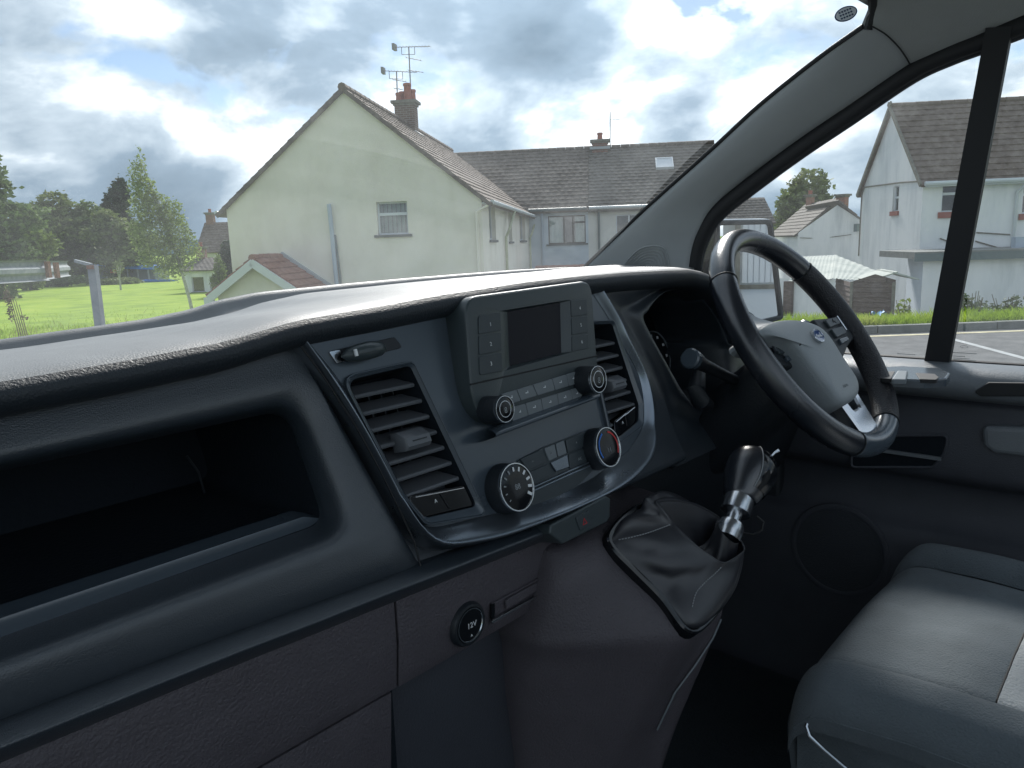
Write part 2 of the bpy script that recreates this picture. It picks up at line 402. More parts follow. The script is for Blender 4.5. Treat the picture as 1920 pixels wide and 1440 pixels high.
v, f = grid([I2, I3, I4], True); f.append(tuple(range(2*len(I2), 3*len(I2))))
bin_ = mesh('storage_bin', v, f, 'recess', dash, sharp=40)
# inner divider ridge of the bin and its front lip
tube('divider_ridge', [at(350, 855, y=.70), at(372, 885, y=.70), at(385, 930, y=.70), at(392, 965, y=.70)], .0012, 'matt_black', bin_, n=6)
tube('catch', [at(375, 985, y=.70), at(378, 983, y=.695)], .003, 'slat', bin_, n=8)
q0, q1 = left(1168, .538), left(1204, .538)
r0, r1 = at(603, 958, y=.548), at(600, 985, y=.548)
lip = []
for k in range(41):
    t = k/40; a = q0.lerp(r0, t); b = q1.lerp(r1, t); e = max(0, (t-.975)/.025); a = a.lerp(b, .5*(1-math.sqrt(max(0, 1-e*e))))
    lip.append([a + Y*.02 + Z*.001, a + Y*.003, a + Z*-.001, b + Z*.001, b + Y*.003, b + Y*.03])
loft('bin_lip', [list(r) for r in zip(*lip)], 'satin', dash, sub=2, sharp=50)
# ---- rail under the fascia
def line(pts, y, n=60, ext=None):
    p = [at(a, b, y=(y(a) if callable(y) else y)) for a, b in pts]
    if ext is not None:
        g = (p[0].z-p[2].z)/(p[0].x-p[2].x); p = [Vector((ext, p[0].y, p[0].z + g*(ext-p[0].x)))] + p
        q = spline(p, 8); out = []; j = 0; x1 = .035
        for i in range(n):
            x = ext + (x1-ext)*i/(n-1)
            while j < len(q)-2 and q[j+1].x < x: j += 1
            t = (x-q[j].x)/max(1e-6, q[j+1].x-q[j].x); out.append(q[j].lerp(q[j+1], t))
        return out
    return resample(spline(p, 8), n)
rail_px = lambda d: [(0, 1342+d), (150, 1285+d*.94), (300, 1228+d*.88), (450, 1172+d*.82), (600, 1118+d*.76), (720, 1074+d*.7), (800, 1046+d*.66), (900, 1010+d*.6), (1035, 962+d*.52)]
rr = [line(rail_px(d), y, 70, -.99) for d, y in ((-14, .545), (-1, .520), (8, .508), (22, .499), (45, .489), (58, .485), (66, .4855), (76, .4905), (84, .498), (90, .512), (94, .54))]
loft('fascia_rail', rr, 'dash_grain', dash, sub=3, sharp=70)
# ---- centre stack
CP = Frame((0, .550-.3*.09, 1.35), X, (0, .3, 1))
def seg4(sides, ns, fr, h):
    out = []
    for s, n in zip(sides, ns):
        pts = [Vector((*fr.hit(*p, h), 0)) for p in s]; pts = resample(spline(pts, 6), n+1); out += [Vector((p.x, p.y)) for p in pts[:-1]]
    return out
NS = (30, 40, 30, 20)
oL = [(548, 622), (608, 705), (669, 799), (715, 882), (752, 955)]
oB = [(752, 955), (777, 994), (800, 1018), (822, 1028), (860, 1027), (935, 1011), (1036, 971), (1142, 924), (1188, 893), (1212, 864)]
oR = [(1212, 864), (1222, 833), (1220, 767), (1210, 717), (1192, 675), (1172, 635), (1157, 600), (1121, 538)]
oT = [(1121, 538), (980, 535), (850, 555), (700, 590), (548, 622)]
iL = [(566, 628), (636, 712), (685, 800), (727, 880), (757, 935)]
iB = [(757, 935), (768, 958), (788, 980), (815, 988), (880, 974), (991, 947), (1050, 926), (1105, 900), (1150, 868), (1178, 846)]
iR = [(1178, 846), (1205, 800), (1207, 752), (1198, 705), (1180, 668), (1160, 630), (1145, 602), (1110, 548)]
iT = [(1110, 548), (975, 548), (850, 566), (700, 602), (566, 628)]
outer = lambda h: seg4((oL, oB, oR, oT), NS, CP, h); inner = lambda h: seg4((iL, iB, iR, iT), NS, CP, h)
oo, ii = outer(0), inner(0)
def lipw(i):   # the lower lip stands further out than the sides
    return max(0, 1-abs(i-52)/24)**.6 if 28 < i < 76 else 0
def mixo(k, h): return [CP.p(*(a*(1-k) + b*k), h*(1 + 1.9*lipw(i)) if h > 0 else h) for i, (a, b) in enumerate(zip(oo, ii))]
cbez = loft('console_surround', [mixo(0, -.03), mixo(-.02, -.012), mixo(.02, -.003), mixo(.10, .0055), mixo(.22, .0072), mixo(.5, .0050), mixo(.8, .0018), mixo(1, 0)], 'silver', dash, sub=4, cu=True, sharp=75)
tube('panel_seam', [at(a-1, b+1, y=.5605-.06*(b-640)/430) for a, b in [(553, 632), (608, 705), (669, 799), (715, 882), (752, 958), (778, 1015), (790, 1062)]], .0009, 'rubber', dash, n=6)
# hump behind the radio
# ---- radio
RF = Frame((0, .523, 1.42), X, (0, .16, 1))
def poly(fr, pts, h=0): return [Vector(fr.hit(a, b, h)) for a, b in pts]
B_ = lambda u, v: (840+u/4.5, 520+v/4.5)
C_ = lambda u, v: (880+u/4.5, 760+v/4.5)
A_ = lambda u, v: (560+u/3.13, 620+v/3.13)
D_ = lambda u, v: (1080+u/4, 480+v/4)
radio = None
rout = rpoly(poly(RF, [B_(140, 165), B_(1215, 20), B_(1290, 1000), B_(215, 1310)]), [.022, .017, .010, .045], 8)
rscr = rpoly(poly(RF, [B_(440, 283), B_(1032, 187), B_(1043, 632), B_(470, 792)]), [.002]*4, 8)
rin = rpoly(poly(RF, [B_(500, 290), B_(945, 212), B_(955, 640), B_(520, 748)], -.007), [.001]*4, 8)
rows = [[RF.p(p.x, p.y, -.034) for p in inset(rout, .004)], [RF.p(p.x, p.y, -.03) for p in rout], [RF.p(p.x, p.y, -.0045) for p in rout], [RF.p(p.x, p.y, -.0016) for p in inset(rout, .0009)],
        [RF.p(p.x, p.y, -.0003) for p in inset(rout, .0025)], [RF.p(p.x, p.y, 0) for p in inset(rout, .005)], [RF.p(p.x, p.y, 0) for p in rscr], [RF.p(p.x, p.y, -.007) for p in rin]]
v, f = grid(rows, True); radio = mesh('radio_unit', v, f, 'radio', dash, sharp=28)
plate('screen', rin, RF, -.010, -.0068, 'screen', radio, bev=.0002)
pod = rpoly(poly(RF, [B_(60, 330), B_(1180, 150), B_(1255, 1040), B_(150, 1370)], -.03), [.03, .02, .02, .05], 6)
plate('radio_back', pod, RF, -.06, -.030, 'satin', radio, bev=.006)
plate('radio_back', rpoly(poly(RF, [B_(10, 470), B_(300, 420), B_(320, 1100), B_(60, 1180)], -.03), .03, 6), RF, -.07, -.028, 'satin', radio, bev=.012)
def quadbtn(fr, pts, h1, mt, par, name='button', r=.0012, gap=.0005, h0=-.002, bev=.0006):
    o = rpoly(poly(fr, pts, h1), r, 3); return plate(name, inset(o, gap), fr, h0, h1, mt, par, bev=bev)
lcol = [[(252, 318), (446, 286), (452, 455), (257, 488)], [(257, 490), (452, 457), (458, 625), (260, 662)], [(260, 664), (458, 628), (463, 797), (265, 835)]]
for i, c in enumerate(lcol):
    o = rpoly(poly(RF, [B_(*p) for p in c], .001), [.006 if i == 0 else .0022, .0022, .0022, .004 if i == 2 else .0022], 4)
    b = plate('button', inset(o, .0007), RF, -.002, .0012, 'button', radio, bev=.0006)
    p = poly(RF, [B_(352 + i*3, 398 + i*166)])[0]; text('digit', '123'[i], RF, p.x, p.y, .0055, .0011, 'print', b, rot=.0)
rcol = [[(1035, 190), (1175, 178), (1182, 318), (1040, 338)], [(1040, 341), (1182, 321), (1188, 470), (1044, 492)], [(1044, 495), (1188, 474), (1192, 606), (1046, 632)]]
for i, c in enumerate(rcol):
    b = quadbtn(RF, [B_(*p) for p in c], .0012, 'button', radio, gap=.0007, r=.0022)
    p = poly(RF, [B_(1108 + i*8, 262 + i*142)])[0]; text('digit', '456'[i], RF, p.x, p.y, .0055, .0011, 'print', b)
# shallow line under the screen section
tube('crease', [RF.p(*RF.hit(*B_(190, 905)), .0), RF.p(*RF.hit(*B_(1262, 662)), .0)], .0009, 'rubber', radio, n=6)
def lerp2(a, b, t): return (a[0]+(b[0]-a[0])*t, a[1]+(b[1]-a[1])*t)
def btnrow(fr, top, bot, tx, bx, mt, par, cr, h=.0022):
    ty = lambda x: top[0][1] + (top[1][1]-top[0][1])*(x-top[0][0])/(top[1][0]-top[0][0])
    by = lambda x: bot[0][1] + (bot[1][1]-bot[0][1])*(x-bot[0][0])/(bot[1][0]-bot[0][0])
    for i in range(len(tx)-1):
        q = [(tx[i], ty(tx[i])), (tx[i+1], ty(tx[i+1])), (bx[i+1], by(bx[i+1])), (bx[i], by(bx[i]))]
        b = quadbtn(fr, [cr(*p) for p in q], h, mt, par, r=.0015, gap=.00035)
        cxy = fr.hit(*cr(sum(p[0] for p in q)/4, sum(p[1] for p in q)/4), h)
        g = MB(); g.box(fr.p(cxy[0]-.0012*(i % 2), cxy[1], h), fr.ex, fr.ey, fr.n, .0010+.0004*(i % 3), .0004, .00015); g.box(fr.p(cxy[0]+.0012, cxy[1]+.0006, h), fr.ex, fr.ey, fr.n, .0004, .0013, .00015); g.build('symbol', 'print', b, smooth=False)
btnrow(RF, ((450, 985), (1105, 785)), ((470, 1088), (1110, 893)), (452, 580, 716, 880, 1000, 1102), (490, 618, 757, 906, 1020, 1108), 'button_grey', radio, B_)
btnrow(RF, ((540, 1096), (1130, 916)), ((545, 1218), (1135, 1018)), (545, 655, 785, 922, 1040, 1128), (545, 680, 806, 938, 1055, 1132), 'button_grey', radio, B_)
# bright shelf under the radio keys
l1 = [RF.p(*RF.hit(*B_(355, 1285), .004), .004), RF.p(*RF.hit(*B_(1285, 948), .004), .004)]
l2 = [RF.p(*RF.hit(*B_(400, 1318), .013), .013), RF.p(*RF.hit(*B_(1283, 990), .013), .013)]
rows = [[l1[0].lerp(l1[1], k/20) - RF.n*.006 for k in range(21)], [l1[0].lerp(l1[1], k/20) - RF.n*.001 for k in range(21)], [l2[0].lerp(l2[1], k/20) for k in range(21)],
        [l2[0].lerp(l2[1], k/20) - RF.ey*.004 - RF.n*.003 for k in range(21)], [l2[0].lerp(l2[1], k/20) - RF.ey*.009 - RF.n*.026 for k in range(21)]]
loft('radio_chin', rows, 'satin', radio, sub=3, sharp=60)
def knob(fr, px, py, rpx, depth, par, name='knob', h0=0, marks=None):
    """control knob: black barrel, bright ring, glossy face"""
    c = fr.hit(px, py, depth); e = fr.hit(px, py-rpx, depth); r = math.hypot(e[0]-c[0], e[1]-c[1])
    k = lathe(name, [(r*1.02, h0-.002), (r*1.04, h0+.002), (r*1.0, h0+depth*.5), (r*.985, h0+depth-.004), (r*.97, h0+depth-.0025)], fr, 'matt_black', par, c=c)
    lathe('chrome_ring', [(r*.972, h0+depth-.003), (r*.985, h0+depth-.001), (r*.968, h0+depth+.0004), (r*.925, h0+depth+.0004), (r*.905, h0+depth-.0008)], fr, 'chrome', k, c=c)
    lathe('knob_face', [(r*.915, h0+depth-.003), (r*.905, h0+depth-.0006), (r*.6, h0+depth+.0003), (r*.2, h0+depth+.0006)], fr, 'gloss_black', k, c=c)
    return k, c, r, h0+depth
for px, py in ((947, 767), (1122, 711)):
    k, c, r, h = knob(RF, px, py, 26, .024, radio)
    ringband('ring_line', disc(32, r*.62, c), disc(32, r*.55, c), RF, h-.002, h+.0006, 'satin_metal', k, bev=.0001)
    text('symbol', '8', RF, c[0], c[1]-r*.1, r*.6, h+.0008, 'print_dim', k)
# ---- climate controls
clim = plate('climate_panel', rpoly(poly(CP, [C_(390, 470), C_(620, 352), C_(960, 222), C_(1005, 245), C_(1030, 560), C_(900, 690), C_(620, 835), C_(500, 850)]), .006, 4), CP, -.004, .0012, 'button', dash, bev=.001)
def cb(pts, mt='button', h=.0028): return quadbtn(CP, [C_(*p) for p in pts], h, mt, clim, h0=0, gap=.0004, r=.0015)
cells = [cb([(425, 452), (612, 368), (655, 484), (500, 552)]), cb([(508, 560), (660, 492), (692, 590), (532, 682)]), cb([(630, 362), (720, 324), (746, 438), (676, 474)], 'button_grey'),
         cb([(728, 320), (800, 292), (826, 406), (752, 438)], 'button_grey'), cb([(682, 482), (830, 412), (846, 522), (735, 562)], 'silver', .0034), cb([(812, 290), (955, 232), (990, 344), (832, 404)]), cb([(836, 412), (988, 352), (1004, 470), (850, 538)])]
for cell, (u, w), s in ((cells[0], (535, 475), '='), (cells[2], (690, 405), 'U'), (cells[3], (775, 375), 'H'), (cells[5], (905, 315), '+'), (cells[6], (935, 450), 'A/C')):
    p = CP.hit(*C_(u, w), .003); text('symbol', s, CP, p[0], p[1], .0045, .003, 'print_dim', cell)
for dv, h in ((0, .003), (30, .0035)):
    tube('trim_line', [CP.p(*CP.hit(*C_(535, 692+dv), h), h), CP.p(*CP.hit(*C_(1015, 478+dv), h), h)], .0011, 'silver', clim, n=8)
k1, c1, r1_, h1 = knob(CP, 970, 913, 46.5, .020, dash, 'climate_knob')
for i in range(11):
    a = R(215 - i*25); p = CP.p(c1[0]+r1_*.72*math.cos(a), c1[1]+r1_*.72*math.sin(a), h1+.0006); sz = .0005 + .0001*i
    rd = (CP.ex*math.cos(a) + CP.ey*math.sin(a)); MB().box(p, rd, CP.n.cross(rd), CP.n, .0012+.00018*i, sz, .0002).build('mark', 'print_dim' if i < 5 else 'print', k1, smooth=False)
text('symbol', '88', CP, c1[0], c1[1], .008, h1+.0008, 'print_dim', k1)
k2, c2, r2_, h2 = knob(CP, 1141, 838, 37.5, .020, dash, 'climate_knob')
def arc(name, fr, c, r, a0, a1, w, h, mt, par):
    o = [[fr.p(c[0]+(r+s*w)*math.cos(R(a0+(a1-a0)*i/20)), c[1]+(r+s*w)*math.sin(R(a0+(a1-a0)*i/20)), h) for i in range(21)] for s in (-1, 1)]
    v, f = grid(o); return mesh(name, v, f, mt, par, smooth=False)
arc('blue_arc', CP, c2, r2_*.74, 110, 215, .0011, h2+.0005, 'blue_arc', k2); arc('red_arc', CP, c2, r2_*.74, 75, -35, .0011, h2+.0005, 'red_arc', k2)
text('symbol', '11', CP, c2[0]-.0005, c2[1]-r2_*.15, .008, h2+.0008, 'print_dim', k2)
# ---- air vents
def xspan(ol, t):
    xs = []
    for a, b in zip(ol, ol[1:]+ol[:1]):
        if (a.y-t)*(b.y-t) < 0: xs.append(a.x + (b.x-a.x)*(t-a.y)/(b.y-a.y))
    return (min(xs), max(xs)) if len(xs) > 1 else None
slat_t = [CP.hit(*A_(u, w), -.006)[1] for u, w in ((490, 350), (540, 432), (600, 528), (660, 622), (710, 722), (755, 815), (800, 905))]
slat_t = [slat_t[0] + (slat_t[-1]-slat_t[0])*i/6 for i in range(7)]
def vent(outp, inp, par, skip=0):
    n = 6; o = rpoly(poly(CP, outp, .004), [.012, .008, .006, .014, .016], n); i = rpoly(poly(CP, inp, .002), [.010, .006, .005, .012, .014], n)
    fr = ringband('air_vent', o, i, CP, -.03, .0045, 'satin', par, bev=.0012, h2=.0025, sharp=40)
    ringband('frame_line', inset(o, -.0012), inset(o, .0002), CP, -.004, .0042, 'satin', fr, bev=.0004)
    rows = [[CP.p(p.x, p.y, .0015) for p in i], [CP.p(p.x*.97+.03*i[0].x, p.y, -.04) for p in inset(i, .002)]]
    v, f = grid(rows, True); f.append(tuple(range(len(i), 2*len(i)))); mesh('vent_duct', v, f, 'recess', fr, sharp=30)
    for t in slat_t:
        sp = xspan(i, t)
        if not sp: continue
        a, b = sp[0]+.0012, sp[1]-.0012
        prof = [(-.0030, -.0040), (-.0016, -.0028), (.0004, -.0034), (.0030, -.009), (.0105, -.026), (.0060, -.026), (-.0016, -.012)]
        rows = [[CP.p(x, t+dy, h) for dy, h in prof] for x in (a, b)]
        v, f = grid(rows, True); f += [tuple(range(7)), tuple(range(7, 14))]; mesh('slat', v, f, 'slat', fr, sharp=45)
    for k in range(3):   # vertical guide vanes behind the slats
        sp = xspan(i, slat_t[3]); x = sp[0] + (sp[1]-sp[0])*(.3+.2*k); MB().box(CP.p(x, slat_t[3], -.033), CP.ex, CP.ey, CP.n, .0007, .05, .006).build('vane', 'matt_black', fr, smooth=False)
    return fr, i
v1, vi1 = vent([A_(258, 272), A_(672, 180), A_(1102, 1078), A_(752, 1138), A_(605, 955)], [A_(282, 292), A_(655, 205), A_(1048, 1030), A_(745, 1100), A_(622, 950)], dash)
v2, vi2 = vent([D_(70, 495), D_(285, 482), D_(508, 1110), D_(505, 1270), D_(280, 1440)], [D_(85, 515), D_(272, 505), D_(470, 1110), D_(470, 1240), D_(290, 1390)], dash)
# flat centre panel with the two vent holes left open
def holed(name, outer, holes, fr, h, mt, par):
    bm = bmesh.new()
    for lp in [outer] + holes:
        vs_ = [bm.verts.new(fr.p(p.x, p.y, h)) for p in lp]
        for a, b in zip(vs_, vs_[1:]+vs_[:1]): bm.edges.new((a, b))
    bmesh.ops.triangle_fill(bm, use_beauty=True, use_dissolve=False, edges=bm.edges[:], normal=fr.n)
    me = bpy.data.meshes.new(name); bm.to_mesh(me); bm.free(); me.materials.append(MATS[mt]); return link(bpy.data.objects.new(name, me), par)
holed('console_panel', ii, [inset(vi1, -.002), inset(vi2, -.002)], CP, -.0005, 'satin', dash)
def thumb(par, c, w, hgt):
    """wedge-shaped slider on the middle slat"""
    s, t = c; prof = [(-.5, -.006), (-.55, .010), (-.35, .0135), (.1, .0125), (.5, .004), (.55, -.006)]
    rows = [[CP.p(s + u*w*.5, t + a*hgt, h - (.0015 if abs(u) == 1 else 0)) for a, h in prof] for u in (-1, -.92, 0, .92, 1)]
    v, f = grid(rows); n = len(prof); f += [tuple(range(n)), tuple(range(4*n, 5*n))]; tb = mesh('thumb_tab', v, f, 'slat', par, sharp=40)
    MB().box(CP.p(s+.001, t-.1*hgt, .0128), CP.ex, CP.ey, CP.n, w*.28, .0006, .0006).build('grip_line', 'matt_black', tb, smooth=False)
p = CP.hit(*A_(688, 615), .01); thumb(v1, (p[0], slat_t[3]-.001), .030, .017)
p = CP.hit(*D_(290, 870), .01); thumb(v2, (p[0], slat_t[3]-.001), .030, .017)
for par, pts in ((v1, [A_(640, 968), A_(985, 902), A_(1038, 1028), A_(745, 1092), A_(690, 1065)]), (v2, [D_(285, 1240), D_(448, 1120), D_(468, 1190), D_(462, 1255), D_(300, 1385)])):
    sw = plate('switch_panel', rpoly(poly(CP, pts, -.001), .004, 4), CP, -.012, -.001, 'gloss_black', par, bev=.001)
    q = poly(CP, pts, 0); tl, tr, br = q[0], q[1], q[2]
    bl = q[4] if par is v2 else q[3]
    for a, b in ((.1, .47), (.53, .92)):
        pa, pb = tl.lerp(tr, a), tl.lerp(tr, b); pa = pa.lerp(bl, .12); pb = pb.lerp(br, .12)
        tube('switch_edge', [CP.p(pa.x, pa.y, 0), CP.p(pb.x, pb.y, 0)], .0008, 'satin_metal', sw, n=6)
    mid = tl.lerp(tr, .35).lerp(bl.lerp(br, .35), .45); text('symbol', 'A', CP, mid.x, mid.y, .005, 0, 'print', sw)
    md = tl.lerp(tr, .5); me_ = bl.lerp(br, .5); tube('switch_gap', [CP.p(*md.lerp(me_, .2), -.0005), CP.p(*me_.lerp(md, .12), -.0005)], .0007, 'rubber', sw, n=5)
# ---- airbag key slider above the left vent
sl = plate('vent_slider', rpoly(poly(CP, [A_(172, 122), A_(560, 38), A_(612, 100), A_(222, 192)]), .003, 3), CP, -.004, .0008, 'matt_black', dash, bev=.0006)
plate('label_patch', rpoly(poly(CP, [A_(176, 124), A_(238, 112), A_(268, 180), A_(222, 190)], .001), .001, 3), CP, -.001, .0016, 'satin_metal', sl, bev=.0002)
p = CP.hit(*A_(222, 152), .002); text('symbol', 'B', CP, p[0], p[1], .005, .0018, 'matt_black', sl)
a, b = CP.hit(*A_(262, 148), .009), CP.hit(*A_(512, 98), .009)
tube('slider_lever', [CP.p(*lerp2(a, b, t), .006 + .006*math.sin(math.pi*t)) for t in [i/10 for i in range(11)]], [.001, .0055, .007, .0075, .0078, .008, .0078, .0075, .007, .0055, .001], 'radio', sl, n=12)
p = CP.hit(*A_(342, 127), .02); MB().box(CP.p(*p, .0185), CP.ex, CP.ey, CP.n, .0012, .003, .001).build('mark', 'white_print', sl, smooth=False)
# ---- hazard switch strip
HZ = Frame((.05, .478, 1.24), X, (0, .18, 1))
hz = plate('hazard_strip', rpoly(poly(HZ, [C_(688, 1008), C_(1150, 762), C_(1192, 782), C_(1188, 945), C_(1165, 985), C_(790, 1172), C_(680, 1085)], .006), [.003, .003, .003, .003, .006, .006, .003], 4), HZ, -.03, .006, 'radio', dash, bev=.002)
hb = quadbtn(HZ, [C_(895, 945), C_(1008, 884), C_(1032, 1018), C_(935, 1062)], .0074, 'button', hz, r=.002, h0=.004)
tc_ = poly(HZ, [C_(975, 985)], .0076)[0]
tri = [tc_ + Vector((math.cos(R(a)), math.sin(R(a))))*.0048 for a in (90, 210, 330)]
ringband('warning_triangle', tri, inset(tri, .0016), HZ, .007, .0077, 'red_print', hb, bev=.0001, smooth=False)
# lower centre skirt between silver lip and rail
loft('console_skirt', [[Vector((x, y, z)) for x in [-.20 + .5*i/30 for i in range(31)]] for y, z in ((.545, 1.33), (.525, 1.28), (.511, 1.255), (.514, 1.245), (.535, 1.238))], 'dash_grain', dash, sub=3)
# ---- lower panels
def yl(z): return .506 + max(0, 1.20-z)*.10
def sheet(name, x0, x1, z0, z1, mt, par, y=yl, bev=.004, nx=30, nz=12):
    rows = []
    for j in range(nz+3):
        if j == 0: z, dy = z1, .02
        elif j == nz+2: z, dy = z0, .02
        else: z = z1 + (z0-z1)*(j-1)/nz; e = min(j-1, nz+1-j); dy = .0025 if e == 0 else 0
        row = []
        for i in range(nx+3):
            if i == 0: x, dx = x0, .02
            elif i == nx+2: x, dx = x1, .02
            else: x = x0 + (x1-x0)*(i-1)/nx; e = min(i-1, nx+1-i); dx = .0025 if e == 0 else 0
            row.append(Vector((x, y(z) + max(dx, dy), z)))
        rows.append(row)
    return loft(name, rows, mt, par, sub=1, sharp=60)
xs = at(757, 1200, y=.50).x
zs = at(640, 1365, y=.505).z
gb = sheet('glove_box', -.99, xs-.0015, zs+.002, 1.258, 'lower_trim', dash)
sheet('glove_box_door', -.99, xs-.006, .93, zs-.002, 'lower_trim', dash, y=lambda z: yl(z)+.002)
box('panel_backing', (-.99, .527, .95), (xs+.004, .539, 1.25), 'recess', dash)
sp = sheet('socket_panel', xs+.0012, .06, zs+.001, 1.262, 'lower_trim', dash)
box('knee_recess', (xs-.003, .555, .70), (.10, .575, 1.17), 'door_trim', dash)
box('knee_recess', (xs-.003, .535, zs-.006), (.10, .575, zs-.001), 'door_trim', dash)
LP = Frame((0, .5055, 1.20), X, (0, 0, 1))
c = LP.hit(882, 1172, .004); e = LP.hit(882, 1140, .004); r = abs(e[1]-c[1])
ps = lathe('power_socket', [(r*1.3, -.004), (r*1.28, .001), (r*1.18, .004), (r*1.05, .0045), (r*1.0, .003)], LP, 'matt_black', sp, c=c)
lathe('socket_ring', [(r*1.0, .002), (r*.98, .005), (r*.93, .005), (r*.9, .004)], LP, 'chrome', ps, c=c)
lathe('socket_cap', [(r*.92, .001), (r*.9, .0042), (r*.5, .0048), (r*.1, .005)], LP, 'gloss_black', ps, c=c)
text('lettering', '12V', LP, c[0]+.001, c[1], .0080, .0052, 'white_print', ps)
text('symbol', '^', LP, c[0], c[1]-r*.66, .006, .0052, 'print', ps)
E4 = lambda u, v: (640+u/2.286, 880+v/2.286)
slo = rpoly(poly(LP, [E4(640, 575), E4(965, 400), E4(968, 470), E4(645, 662)], 0), .002, 3)
so = ringband('card_slot', slo, inset(slo, .0016), LP, -.002, .0022, 'lower_trim', sp, bev=.0006)
plate('slot_floor', rpoly(poly(LP, [E4(705, 560), E4(945, 425), E4(948, 455), E4(708, 598)], .001), .002, 3), LP, -.001, .0016, 'lower_trim', so, bev=.0008)
plate('slot_edge', rpoly(poly(LP, [E4(645, 650), E4(830, 545), E4(830, 553), E4(645, 660)], .002), .0003, 2), LP, 0, .0026, 'satin_metal', so, bev=.0002)
plate('usb_port', rpoly(poly(LP, [E4(643, 580), E4(656, 573), E4(657, 638), E4(644, 644)], .002), .0005, 2), LP, 0, .0026, 'gloss_black', so, bev=.0002)
# ---- instrument binnacle
def bz(pts, y): return [at(a, b, y=y) for a, b in pts]
WX = .49
op = [Vector((p.x, 0, p.z)) for p in bz([(1272, 757), (1252, 750), (1240, 730), (1187, 610), (1192, 585), (1205, 565), (1225, 548), (1260, 540), (1292, 537)], .600)]
mirp = [op[-1]] + [Vector((a, 0, b)) for a, b in ((.470, 1.452), (.505, 1.418), (.525, 1.375), (.52, 1.325), (.49, 1.298), (.47, 1.288))][0:]
opn = resample(spline(op + mirp[1:], 6, closed=True), 120, closed=True)
cen = sum(opn, Vector())/len(opn)
def grow(ps, k, dy): return [Vector((cen.x + (p.x-cen.x)*k, 0, cen.z + (p.z-cen.z)*k)) + Y*dy for p in ps]
def outer_pt(p):
    """cast from the opening's centre to the panel's own border"""
    d = (p-cen); best = 9
    xl = lambda z: .168 + (1.491-z)*.62 if z > 1.36 else .250 + (1.36-z)*.32
    for i in range(400):
        t = 1 + i*.01; q = cen + d*t
        if q.z > zc(q.x)-.022 or q.z < 1.235 or q.x > .845 or q.x < xl(q.z): return q
    return q
def ypan(p): return .565 - .18*(1.46-p.z) if p.x < .6 else .575 - .12*(1.46-p.z)
out_ = []
for p in opn: q = outer_pt(p); out_.append(Vector((q.x, ypan(q), q.z)))
def ringk(k, dy): return [Vector((o.x*(1-k)+p.x*k, 0, o.z*(1-k)+p.z*k)) + Y*((o.y)*(1-k) + (.585-.15*(1.46-p.z))*k + dy) for o, p in zip(out_, opn)]
loft('binnacle_surround', [ringk(-.02, .02), ringk(0, .0), ringk(.35, .001), ringk(.55, .006), ringk(.68, .005), ringk(.85, -.006), ringk(.96, -.004), ringk(1, .008), ringk(1.03, .05), ringk(1.05, .12)], 'dash_grain', dash, sub=3, cu=True, sharp=70)
cl_ = grow(opn, 1.02, .69)
clus = mesh('instrument_cluster', cl_, [tuple(range(len(cl_)))], 'gloss_black', dash, smooth=False)
GF_ = Frame((.40, .672, 1.38), X, (0, .25, 1))
for gx, gy, gr in ((1226, 668, .042), (1400, 660, .042)):
    c = GF_.hit(gx, gy)
    if gx == 1400: c = (.075, GF_.hit(1226, 668)[1])
    gd = lathe('gauge', [(gr*1.02, -.01), (gr*1.0, .004), (gr*.95, .004), (gr*.93, 0)], GF_, 'matt_black', clus, c=c, n=48)
    ringband('gauge_ring', disc(48, gr*.99, c), disc(48, gr*.955, c), GF_, .002, .005, 'button_grey', gd, bev=.0002)
    for i in range(9):
        a = R(225-i*33); MB().box(GF_.p(c[0]+gr*.8*math.cos(a), c[1]+gr*.8*math.sin(a), .003), CP.ex, CP.ey, CP.n, .0016, .0022, .0004).build('gauge_mark', 'print', gd, smooth=False)
    a = R(200); MB().rod(GF_.p(*c, .006), GF_.p(c[0]+gr*.7*math.cos(a), c[1]+gr*.7*math.sin(a), .006), .0009).build('needle', 'red_print', gd)
# lower driver-side dash
loft('knee_panel', [[Vector((x, y + .03*((x-.55)/.35)**2, z)) for x in [.20 + .66*i/20 for i in range(21)]] for y, z in ((.60, 1.31), (.556, 1.275), (.534, 1.248), (.532, 1.222), (.56, 1.13), (.64, 1.0), (.74, .93))], 'matt_black', dash, sub=3)
tube('trim_edge', [at(1245, 838, y=.54), at(1262, 818, y=.545), at(1283, 800, y=.55)], .0015, 'satin', dash, n=6)
loft('coin_tray', [[at(1242, 735, y=.60), at(1252, 750, y=.597), at(1272, 757, y=.595)], [at(1246, 741, y=.592), at(1256, 754, y=.59), at(1273, 759, y=.588)]], 'satin', dash, sub=2)
